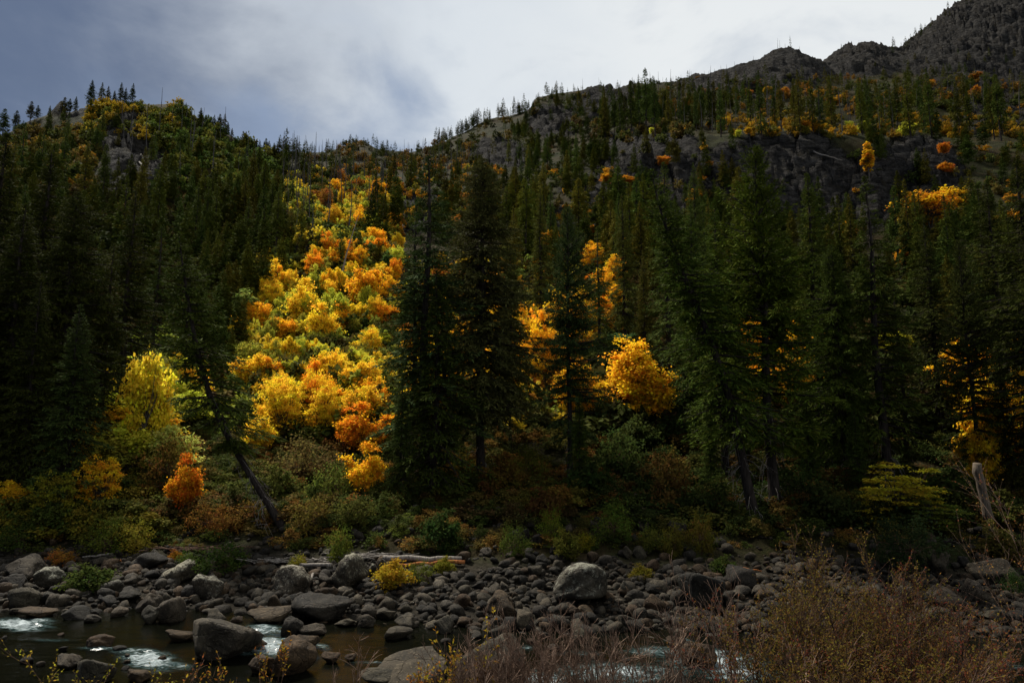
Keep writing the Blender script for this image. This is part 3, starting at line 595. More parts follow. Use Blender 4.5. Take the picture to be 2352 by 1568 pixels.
BOULD = [
 (40, 1306, 95, 50, 0, GY, 'broad smooth grey boulder on the bank at the left end of the river'),
 (18, 1341, 64, 34, 0, DK, 'dark low boulder wedged under the broad smooth left boulder'),
 (98, 1338, 68, 54, 'L', GY, 'rounded boulder mottled with pale lichen, above the pointed boulder at left'),
 (41, 1372, 84, 52, 0, GY, 'large pale pyramid-topped boulder at the water on the far left'),
 (114, 1373, 48, 38, 0, DK, 'dark round boulder just right of the pale pyramid-topped boulder'),
 (160, 1306, 38, 26, 0, GY, 'small squarish grey boulder below the orange-brown shrub at left'),
 (330, 1292, 84, 44, 0, DK, 'dark slanting slab boulder above the flat lichen-edged boulder'),
 (403, 1322, 82, 48, 'L', GY, 'block boulder with a pale lichen edge, left of the big green riverside shrub'),
 (245, 1352, 62, 34, 'L', DK, 'dark boulder with a small white lichen cap, right of the low green shrub'),
 (245, 1380, 50, 26, 0, DK, 'dark wedge boulder at the water below the white-capped boulder'),
 (288, 1372, 64, 32, 0, DK, 'dark smooth boulder lying right of the dark wedge boulder'),
 (468, 1354, 70, 52, 'L', GY, 'square dark boulder with a white lichen top at the water'),
 (425, 1362, 46, 36, 0, DK, 'dark sloping boulder leaning on the white-topped square boulder'),
 (333, 1386, 58, 46, 0, GY, 'round grey boulder behind the split block in the river'),
 (385, 1405, 78, 58, 0, GY, 'big square boulder, right half of the split block in the river'),
 (340, 1414, 42, 42, 0, GY, 'narrow boulder forming the left half of the split block in the river'),
 (265, 1407, 44, 22, 0, PA, 'small pale boulder in the water left of the split block'),
 (80, 1408, 92, 26, 0, BR, 'long low brown boulder in the water above the left rapid'),
 (165, 1411, 64, 28, 0, DK, 'dark pointed boulder in the water right of the long low brown one'),
 (206, 1421, 40, 17, 0, GY, 'small flat boulder in the water beside the dark pointed one'),
 (28, 1404, 42, 14, 0, GY, 'flat sliver of rock at the waterline on the far left'),
 (490, 1418, 56, 36, 0, GY, 'triangular boulder standing just behind the biggest river boulder'),
 (485, 1477, 168, 94, 0, GY, 'biggest boulder in the river, pale and slanting, left of the middle rapid'),
 (408, 1462, 70, 26, 0, BR, 'brown half-sunk boulder left of the biggest river boulder'),
 (220, 1474, 64, 30, 0, BR, 'brown boulder with a foam line at its foot, left of the small yellow sapling'),
 (149, 1521, 68, 34, 0, GY, 'rounded pale boulder alone in dark water at the lower left'),
 (200, 1550, 86, 62, 0, GY, 'large rounded boulder at the bottom edge behind the yellow sapling'),
 (310, 1556, 74, 30, 0, BR, 'flat brown boulder at the bottom edge below the small rapid'),
 (562, 1455, 30, 34, 0, BR, 'small boulder touching the right side of the biggest river boulder'),
 (584, 1478, 64, 30, 0, BR, 'low brown boulder left of the middle rapid'),
 (666, 1340, 84, 68, 'L', GY, 'big boulder splashed with pale lichen, left of the driftwood pile'),
 (800, 1322, 90, 78, 'L', GY, 'very big rounded boulder with pale lichen just under the driftwood logs'),
 (878, 1312, 28, 50, 'L', GY, 'upright narrow boulder holding up the left end of the pale log'),
 (853, 1312, 22, 32, 'L', GY, 'small lichened stone between the rounded boulder and the upright one'),
 (613, 1415, 104, 34, 0, BR, 'flat tan boulder at the head of the middle rapid'),
 (740, 1396, 160, 74, 0, DK, 'broad dark slab boulder sloping to the water in the middle'),
 (715, 1446, 64, 28, 0, GY, 'low wedge boulder right of the middle rapid'),
 (660, 1442, 62, 42, 0, DK, 'dark tilted boulder standing in the middle rapid'),
 (702, 1478, 56, 42, 0, BR, 'brown wedge boulder at the right side of the middle rapid'),
 (655, 1516, 116, 82, 0, BR, 'large brown angular boulder below the middle rapid'),
 (590, 1528, 64, 54, 0, BR, 'reddish boulder left of the large brown angular one'),
 (757, 1511, 44, 26, 0, BR, 'round brown boulder alone in the river right of the angular one'),
 (803, 1510, 26, 16, 0, BR, 'small pointed stone in the river, below the dark sloping slab'),
 (792, 1431, 52, 17, 0, PA, 'flat pale stone at the waterline under the dark slab'),
 (837, 1426, 44, 29, 0, GY, 'rounded dark stone right of the flat pale waterline stone'),
 (889, 1411, 54, 26, 0, GY, 'flat-topped stone among cobbles above the long river stone'),
 (930, 1427, 60, 32, 0, GY, 'broad low stone at the waterline left of the pointed block'),
 (1013, 1434, 50, 46, 0, GY, 'pointed block standing at the waterline in mid picture'),
 (905, 1457, 78, 26, 0, GY, 'long low stone in dark water in mid river'),
 (945, 1548, 178, 56, 0, GY, 'wide grey slab at the bottom edge, left of the bare twigs'),
 (868, 1558, 92, 34, 0, GY, 'speckled slab at the very bottom left of the wide grey slab'),
 (1122, 1520, 165, 92, 0, GY, 'large three-cornered boulder behind the bare reddish twigs'),
 (1150, 1398, 78, 62, 0, BR, 'brown peaked boulder with a smaller stone leaning on it'),
 (1143, 1458, 58, 52, 0, GY, 'rounded banded boulder in the water below the brown peaked one'),
 (1200, 1422, 54, 48, 0, GY, 'grey boulder behind the tops of the bare twigs'),
 (1335, 1356, 128, 98, 'L', (1.0, .98, .92), 'huge boulder with a pale lichen crown and black face'),
 (1230, 1316, 36, 32, 0, GY, 'square dark rock left of the huge lichen-crowned boulder'),
 (1249, 1291, 34, 30, 0, DK, 'dark wedge of rock at the back of the bar, above the square rock'),
 (1442, 1272, 24, 32, 0, PA, 'pale upright rock under the green shrubs'),
 (1469, 1271, 32, 28, 0, GY, 'rounded grey rock right of the pale upright rock'),
 (1310, 1402, 42, 28, 0, BR, 'brown stone at the foot of the huge lichen-crowned boulder'),
 (1343, 1408, 40, 28, 0, BR, 'brown bent stone right of the one at the huge boulder\'s foot'),
 (1337, 1424, 34, 28, 0, GY, 'round stone at the waterline below the huge boulder'),
 (1331, 1457, 40, 42, 0, PA, 'pale egg-shaped stone standing in the water behind the twigs'),
 (1366, 1476, 26, 28, 0, BR, 'small brown stone in the water right of the pale egg-shaped one'),
 (1441, 1428, 42, 38, 0, GY, 'rounded stone in the water right of the huge boulder'),
 (1507, 1389, 52, 38, 0, BR, 'brown-based stone on the shore behind the tall twigs'),
 (1440, 1354, 28, 34, 0, GY, 'stone with a white end, right of the huge boulder'),
 (1500, 1352, 54, 24, 0, DK, 'long dark stone in the bar right of the white-ended stone'),
 (1622, 1372, 112, 82, 0, DK, 'big dark boulder behind the tall bare stems'),
 (1555, 1478, 46, 30, 0, BR, 'brown boulder at the head of the right rapid'),
 (1603, 1506, 100, 76, 0, BR, 'big rounded tan boulder splitting the right rapid'),
 (1560, 1560, 50, 24, 0, DK, 'low dark rock awash at the bottom of the right rapid'),
 (1700, 1331, 86, 52, 0, DK, 'large dark rounded boulder left of the pale tangle of sticks'),
 (1762, 1364, 66, 30, 0, GY, 'long bluish-grey boulder beside the foreground shrub'),
 (2160, 1297, 50, 62, 0, GY, 'tall grey boulder right of the dark green bush'),
 (2302, 1318, 112, 66, 0, GY, 'very big smooth pale boulder near the right edge'),
 (2242, 1366, 66, 54, 0, GY, 'square grey boulder below the very big pale one at right'),
 (2185, 1382, 84, 56, 0, GY, 'long slanting boulder left of the square one near the right edge'),
 (2092, 1368, 54, 54, 0, GY, 'grey boulder at the right edge of the foreground shrub'),
 (2126, 1382, 32, 38, 0, DK, 'narrow dark boulder between two grey ones by the foreground shrub'),
 (2172, 1425, 84, 44, 0, GY, 'wide low boulder under the long slanting one at right'),
 (2265, 1222, 56, 24, 0, DK, 'low mossy slab below the leaning dead stump'),
 (2218, 1290, 34, 30, 0, DK, 'dark rock right of the tall grey boulder'),
 (2262, 1292, 32, 30, 0, BR, 'brownish rock left of the very big pale boulder'),
 (2300, 1420, 70, 34, 0, GY, 'grey ledge at the right edge above the side channel'),
 (1462, 1158, 48, 42, 0, GY, 'grey boulder on top of the rock heap under the maples'),
 (1452, 1187, 36, 26, 0, BR, 'brown slanting rock in the heap under the grey top boulder'),
 (1476, 1178, 24, 22, 0, BR, 'small wedge rock in the middle of the rock heap'),
 (1482, 1206, 30, 28, 0, GY, 'rounded rock low in the heap on the bank'),
 (1502, 1184, 30, 26, 0, GY, 'rock at the right side of the bank heap'),
 (1524, 1194, 28, 22, 0, DK, 'last small rock at the right end of the bank heap'),
 (1556, 1215, 46, 38, 0, DK, 'dark square boulder on the bank behind the green shrubs'),
 (1180, 1233, 38, 34, 0, DK, 'dark round rock left in the cluster right of the logs'),
 (1209, 1233, 32, 34, 0, DK, 'dark round rock in the middle of the cluster right of the logs'),
 (1238, 1241, 28, 34, 0, DK, 'dark upright rock right in the cluster beyond the logs'),
 (1215, 1206, 40, 24, 0, DK, 'dark flat rock on top of the cluster right of the logs'),
 (1290, 1140, 0, 0, 0, DK, ''),
 (670, 870, 30, 22, 0, PA, 'pale round boulder alone among the yellow maples on the slope'),
]
for cx, cy, w_, h_, k, t_, tx in BOULD:
    if w_ == 0: continue
    g = 'boulders along the river'
    rock(cx, cy, w_, h_, ROCKS_L[int(rng.integers(0, 4))] if k == 'L' else None, 'named', t_, tx, group=g)
# rocks of the bar that can be told apart: rows by stretch of the shore
n_named = len(ALL); got = 0
cands = []
g2 = np.random.default_rng(99)
while len(cands) < 900:
    px = g2.uniform(-20, 2370); py = g2.uniform(1258, 1440)
    if py > np.interp(px, [0, 500, 800, 1200, 1500, 2350], [1395, 1400, 1425, 1445, 1425, 1480]) + 12: continue
    w_ = g2.choice([16, 20, 26, 34], p=[.4, .33, .19, .08]) * g2.uniform(.85, 1.15) * np.interp(py, [1235, 1440], [.8, 1.15]); cands.append((px, py, w_))
cands.sort(key=lambda c: -c[2])
used = [(c[0], c[1], c[2] / 2, c[3] / 2) for c in BOULD if c[2]]
STRETCH = [(300, 'left of the split river block'), (620, 'between the green shrub and the driftwood'), (900, 'below the driftwood logs'), (1200, 'between the logs and the huge boulder'), (1460, 'round the huge lichen-crowned boulder'), (1800, 'behind the tall bare stems'), (2400, 'at the right, beyond the foreground shrub')]
gr = np.random.default_rng(77); nr = 0
while nr < 26:
    px, py = gr.uniform(0, 1800), gr.uniform(1405, 1535); w_ = gr.uniform(14, 34)
    if py < np.interp(px, [0, 500, 800, 1200, 1500, 2350], [1400, 1405, 1430, 1450, 1430, 1485]) or any(abs(px - a) < (c + w_ / 2) * .95 and abs(py - b) < (d + w_ / 3) * .95 for a, b, c, d in used): continue
    used.append((px, py, w_ / 2, w_ / 3)); rock(px, py, w_, w_ * gr.uniform(.35, .6), SMALL[int(gr.integers(0, 8))], 'stream_%d' % (px > 900), (GY, BR, DK)[int(gr.integers(0, 3))], sink=.22, group='small stones in the stream'); nr += 1
for px, py, w_ in cands:
    if got >= 150: break
    if any(abs(px - a) < (c + w_ / 2) * .9 and abs(py - b) < (d + w_ / 3) * .9 for a, b, c, d in used): continue
    used.append((px, py, w_ / 2, w_ / 3)); st_ = next(i for i, s in enumerate(STRETCH) if px < s[0])
    o = rock(px, py, w_, w_ * g2.uniform(.55, .85), SMALL[int(g2.integers(0, 8))], 'barrow_%d_%d' % (st_, 0 if py < 1290 else (1 if py < 1340 else (2 if py < 1380 else 3))), (GY, DK, (1, 1, 1), BR)[int(g2.integers(0, 4))], sink=.2)
    got += 1

# ------------------------------------------------------------------ masses that nobody could count: geometry-node scatters
def scatter(name, P_, S_, Rr, Cc, protos, label):
    P_ = np.asarray(P_, float)
    me = bpy.data.meshes.new(name); me.vertices.add(len(P_)); me.vertices.foreach_set('co', P_.astype(np.float32).ravel())
    for k, typ, val, fld in (('s', 'FLOAT_VECTOR', S_, 'vector'), ('r', 'FLOAT_VECTOR', Rr, 'vector')):
        a = me.attributes.new(k, typ, 'POINT'); a.data.foreach_set(fld, np.asarray(val, dtype=np.float32).ravel())
    a = me.attributes.new('col', 'FLOAT_COLOR', 'POINT'); a.data.foreach_set('color', np.concatenate([Cc, np.ones((len(P_), 1))], 1).astype(np.float32).ravel())
    a = me.attributes.new('idx', 'INT', 'POINT'); a.data.foreach_set('value', rng.integers(0, len(protos), len(P_)).astype(np.int32))
    o = ob(name, me, kind='stuff'); o['label'] = label; o['category'] = label.split('|')[-1].strip() if '|' in label else name.split('_')[-1]
    o['label'] = label.split('|')[0].strip()
    col = bpy.data.collections.new(name + '_kinds')
    for i, m in enumerate(protos): col.objects.link(bpy.data.objects.new('%s_kind_%d' % (name, i), m))
    ng = bpy.data.node_groups.new(name, 'GeometryNodeTree'); ng.interface.new_socket('Geometry', in_out='INPUT', socket_type='NodeSocketGeometry'); ng.interface.new_socket('Geometry', in_out='OUTPUT', socket_type='NodeSocketGeometry')
    nn = ng.nodes; gi, go = nn.new('NodeGroupInput'), nn.new('NodeGroupOutput'); m2p = nn.new('GeometryNodeMeshToPoints'); ip = nn.new('GeometryNodeInstanceOnPoints'); ci = nn.new('GeometryNodeCollectionInfo')
    ci.inputs['Collection'].default_value = col; ci.inputs['Separate Children'].default_value = True; ci.inputs['Reset Children'].default_value = True; ip.inputs['Pick Instance'].default_value = True
    def na_(nm, dt): q = nn.new('GeometryNodeInputNamedAttribute'); q.data_type = dt; q.inputs['Name'].default_value = nm; return q.outputs[0]
    L_ = ng.links.new; L_(gi.outputs[0], m2p.inputs[0]); L_(m2p.outputs[0], ip.inputs['Points']); L_(ci.outputs[0], ip.inputs['Instance']); L_(na_('idx', 'INT'), ip.inputs['Instance Index'])
    e2r = nn.new('FunctionNodeEulerToRotation'); L_(na_('r', 'FLOAT_VECTOR'), e2r.inputs[0]); L_(e2r.outputs[0], ip.inputs['Rotation']); L_(na_('s', 'FLOAT_VECTOR'), ip.inputs['Scale']); L_(ip.outputs[0], go.inputs[0])
    md = o.modifiers.new('scatter', 'NODES'); md.node_group = ng; return o
def with_mat(me, m):
    c = me.copy(); c.materials[0] = m; return c

# cobbles of the bar, the riverbed edge and the near bank
n = 17000; cx_ = g2.uniform(-40, 42, n); fb_ = shore(cx_); cy_ = fb_ + g2.uniform(-1.6, 18.5, n); near_ = g2.random(n) < .14
cy_ = np.where(near_, g2.uniform(17, 25.5, n), cy_); s_ = np.exp(g2.normal(math.log(.145), .6, n)); s_ = np.clip(s_, .05, .50)
k_ = (g2.random(n) < np.where(cy_ > fb_ + 9.0 + 1.5 * np.sin(cx_ * .4), .2, 1)); cx_, cy_, s_ = cx_[k_], cy_[k_], s_[k_]; cz_ = near_h(cx_, cy_)
ct = np.array([GY, DK, (1, 1, 1), BR, (1.6, 1.55, 1.45)])[g2.integers(0, 5, len(cx_))] * g2.uniform(.55, 1.5, (len(cx_), 1))
scatter('river_cobbles', np.stack([cx_, cy_, cz_ + s_ * .36], 1), s_[:, None] * g2.uniform(.75, 1.3, (len(s_), 3)), np.stack([g2.normal(0, .3, len(s_)), g2.normal(0, .3, len(s_)), g2.uniform(0, 6.3, len(s_))], 1), ct, COB,
        'grey and brown cobbles and stones covering the whole river bar')

# ------------------------------------------------------------------ near conifers, one by one
DKG = (.034, .040, .007)
fir(18, 300, 66, HERO[0], 1.15, DKG, text='giant dark fir at the left edge, tallest of the left firs')
fir(60, 470, 58, HERO[3], 1.1, DKG, text='dense dark fir second from the left edge, in front of the giant one')
fir(118, 345, 68, HERO[0], 1.2, DKG, text='tall dark fir third from the left edge, behind the drooping one')
fir(178, 440, 62, HERO[1], .8, DKG, text='broad dark fir above the drooping fir on the left')
fir(185, 700, 53, HERO[3], 1.05, (0.043, 0.061, 0.014), text='shorter fir with drooping layered boughs down to the bank at left')
fir(95, 640, 55, HERO[3], .9, DKG, text='dark fir left of the drooping layered one, boughs to the ground')
fir(262, 560, 65, HERO[2], 1.05, DKG, text='slim dark fir just left of the yellow-green maple')
fir(312, 430, 76, HERO[0], .95, DKG, text='tall dark fir above the yellow-green maple on the left')
fir(-30, 560, 56, HERO[3], 1.1, DKG, text='dark fir cut off by the left edge of the view')
fir(372, 520, 88, HERO[2], 1.1, text='dark fir behind the top of the strongly leaning fir')
fir(440, 600, 96, HERO[2], 1.0, text='dark fir just right of the top of the leaning fir')
fir(985, 358, 58, HERO[2], 1.2, (.046, .068, .020), text='tall slim fir with a long bare trunk, left of the three centre firs')
fir(958, 455, 62, HERO[2], .8, (0.049, 0.069, 0.010), text='second slim fir close behind the left centre fir')
fir(1005, 600, 56, HERO[3], .95, (0.038, 0.051, 0.008), text='bushy dark fir at the foot of the left centre fir')
fir(925, 860, 55, HERO[3], .75, (0.034, 0.049, 0.008), text='low dense fir right of the orange maples in the middle')
fir(1108, 362, 61, HERO[1], .92, (.078, .078, .022), text='massive brownish fir in the centre with a thick black trunk')
fir(1172, 560, 69, HERO[1], .55, (0.057, 0.064, 0.010), text='dark fir filling in right of the massive centre fir')
fir(1302, 480, 60, HERO[4], .72, (.042, .062, .017), text='narrow fir with spreading boughs before the yellow maples right of centre')
fir(1240, 430, 118, HERO[0], .8, (0.081, 0.089, 0.014), text='greener fir behind the gap left of the narrow fir')
fir(1735, 342, 52, HERO[4], 1.02, (0.063, 0.084, 0.009), text='largest right-hand fir with rising limbs and a wide open crown')
fir(1640, 455, 62, HERO[0], .85, (0.057, 0.083, 0.010), text='green fir between the leaning trunk and the largest right-hand fir')
fir(1585, 470, 72, HERO[0], .95, (0.063, 0.092, 0.017), text='bluish green fir left of the right-hand leaning fir')
fir(1524, 372, 84, HERO[2], .9, (0.070, 0.092, 0.019), text='tall slim bluish fir rising right of the big yellow maple')
fir(1592, 375, 100, HERO[0], .8, (0.070, 0.092, 0.019), text='slim fir behind and right of the tall slim bluish fir')
fir(1852, 398, 63, HERO[0], .95, (0.054, 0.070, 0.010), text='tall dark fir close right of the largest right-hand fir')
fir(1910, 560, 57, HERO[1], .72, (0.046, 0.064, 0.009), text='broad dark fir below the cliff on the right')
fir(1985, 405, 57, HERO[2], 1.05, (0.046, 0.060, 0.009), text='tall dark fir with a bare trunk before the right cliff')
fir(2052, 640, 60, HERO[2], .9, DKG, text='medium dark fir left of the golden maple on the right slope')
fir(2122, 500, 70, HERO[0], .9, DKG, text='dark fir directly under the golden maple on the right slope')
fir(2200, 555, 55, HERO[4], .65, DKG, text='dark fir with a bare black trunk left of the right golden maples')
fir(2265, 415, 66, HERO[0], .95, DKG, text='tall dark fir second from the right edge')
fir(2335, 360, 60, HERO[0], 1.15, DKG, text='tall dark fir filling the upper right edge')
fir(2388, 520, 52, HERO[1], .8, DKG, text='dark fir cut off by the right edge')
fir(1372, 520, 92, HERO[2], .85, (0.070, 0.085, 0.014), text='green fir left behind the big yellow maple')
fir(1428, 445, 104, HERO[0], .78, (0.081, 0.085, 0.014), text='pointed green fir above the big yellow maple')
fir(1476, 575, 88, HERO[3], .6, (0.099, 0.092, 0.014), text='olive fir right above the big yellow maple')
fir(1680, 700, 70, HERO[3], .85, (0.070, 0.101, 0.019), text='low bluish green fir behind the right-hand leaning trunk')
fir(1850, 900, 56, HERO[3], .8, (0.038, 0.055, 0.008), text='low spreading dark fir right of the largest right-hand trunk')
fir(1960, 930, 54, HERO[3], .85, (0.034, 0.051, 0.008), text='low dark fir left of the olive-yellow vine maple')
fir(1330, 900, 57, HERO[3], .8, (0.041, 0.060, 0.008), text='low dark fir at the foot of the narrow centre-right fir')
fir(1625, 900, 56, HERO[3], .7, (0.043, 0.064, 0.009), text='low dark fir under the right-hand leaning trunk')
fir(2290, 800, 55, HERO[3], .7, DKG, text='low dark fir behind the leaning dead stump')
def leaner(px, py, D, proto, text, s=1.0, col=(0.046, 0.061, 0.009)):
    x_, y_, _ = ray_at(px, py, D); o = place(proto, 'leaning_fir', (x_, y_, hgt(x_, y_) - .3), (s, s, s), 0, col, CP); tagt(o, 'tree', 'dark firs and pines', 'named', px, text)
leaner(652, 1235, 51, LEAN_A, 'fir leaning far to the left over the bank, left of centre', 1.02)
leaner(1742, 1255, 49, LEAN_B, 'right-hand fir with a long trunk leaning to the left', .98, (0.049, 0.071, 0.009))

# ------------------------------------------------------------------ conifers of the slopes, in rows that can be walked from left to right
LIMIT = dict(n=0)
def slope_rows(row, n, px0, px1, py0, py1, hts, protos, name='fir_tree', wid=(.7, 1.3), colk=1.0, dmin=70, seedv=0, hit_d0=70):
    g = np.random.default_rng(1000 + seedv); i = tries = 0; pts = []
    while i < n and tries < n * 12:
        tries += 1; px, py = g.uniform(px0, px1), g.uniform(py0, py1); p = hit(px, py, hit_d0)
        if p is None or p[1] < dmin or p[1] > 800: continue
        if rockmask(*[np.array([q_]) for q_ in project(*p)])[0] > .5 and g.random() < .75: continue
        if any((p[0] - a) ** 2 + (p[1] - b) ** 2 < (2.2) ** 2 for a, b in pts): continue
        pts.append((p[0], p[1])); fir_h(p[0], p[1], g.uniform(*hts), protos[int(g.integers(0, len(protos)))], g.uniform(*wid), fircol(k=colk), row, name); i += 1
slope_rows('L1', 10, 0, 230, 420, 640, (13, 21), MID, seedv=1)
slope_rows('L2', 10, 230, 460, 450, 640, (12, 18), MID, seedv=2)
slope_rows('L3', 16, 440, 580, 460, 620, (10, 16), MID, seedv=3, colk=1.15)
slope_rows('L4', 16, 560, 690, 470, 620, (9, 15), MID, seedv=4, colk=1.15)
slope_rows('L5', 12, 60, 300, 290, 420, (8, 12), MID, seedv=5)
slope_rows('L6', 12, 340, 620, 350, 450, (7, 12), MID, seedv=6, colk=1.2)
slope_rows('C1', 12, 840, 1130, 410, 520, (10, 17), MID, seedv=7)
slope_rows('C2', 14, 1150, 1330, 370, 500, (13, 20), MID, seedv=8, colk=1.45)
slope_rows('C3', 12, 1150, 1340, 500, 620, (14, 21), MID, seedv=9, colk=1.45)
slope_rows('R1', 16, 1375, 1520, 285, 330, (24, 31), MID, seedv=10, wid=(.6, .85))
slope_rows('R2', 14, 1520, 1800, 285, 315, (21, 29), MID, seedv=11, wid=(.55, .8))
slope_rows('R3', 16, 1800, 2080, 285, 315, (22, 30), MID, seedv=12, wid=(.55, .8))
slope_rows('R4', 14, 2080, 2352, 290, 330, (24, 32), MID, seedv=13, wid=(.55, .85))
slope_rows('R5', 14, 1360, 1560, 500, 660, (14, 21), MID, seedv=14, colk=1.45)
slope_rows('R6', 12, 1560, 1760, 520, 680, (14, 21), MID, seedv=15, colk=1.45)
slope_rows('R7', 12, 2050, 2352, 470, 660, (14, 22), MID, seedv=16)
slope_rows('R8', 10, 1850, 2120, 560, 700, (17, 25), MID, seedv=17)
SKY = [(12, 250), (40, 254), (74, 233), (88, 242), (150, 224), (162, 227), (176, 222), (213, 184), (236, 190), (250, 198), (264, 208), (280, 190), (290, 202), (307, 192), (417, 231), (428, 236), (463, 254), (474, 264), (493, 264), (533, 300), (566, 314), (597, 321), (612, 318), (630, 328), (642, 318), (655, 322), (663, 331)]
for px, top in SKY:
    D = 238; x_, y_, zt = ray_at(px, top, D); z0 = hgt(x_, y_) - .3; pr = MID[int(rng.integers(0, 4))]
    s = max((zt - z0), 4.5) / 24; o = place(pr, 'fir_tree', (x_, y_, z0), (s * 1.25, s * 1.25, s), rng.uniform(0, 6), fircol(k=.9), CP); tagt(o, 'tree', 'dark firs and pines', 'SKY_%d' % (px > 350), px)

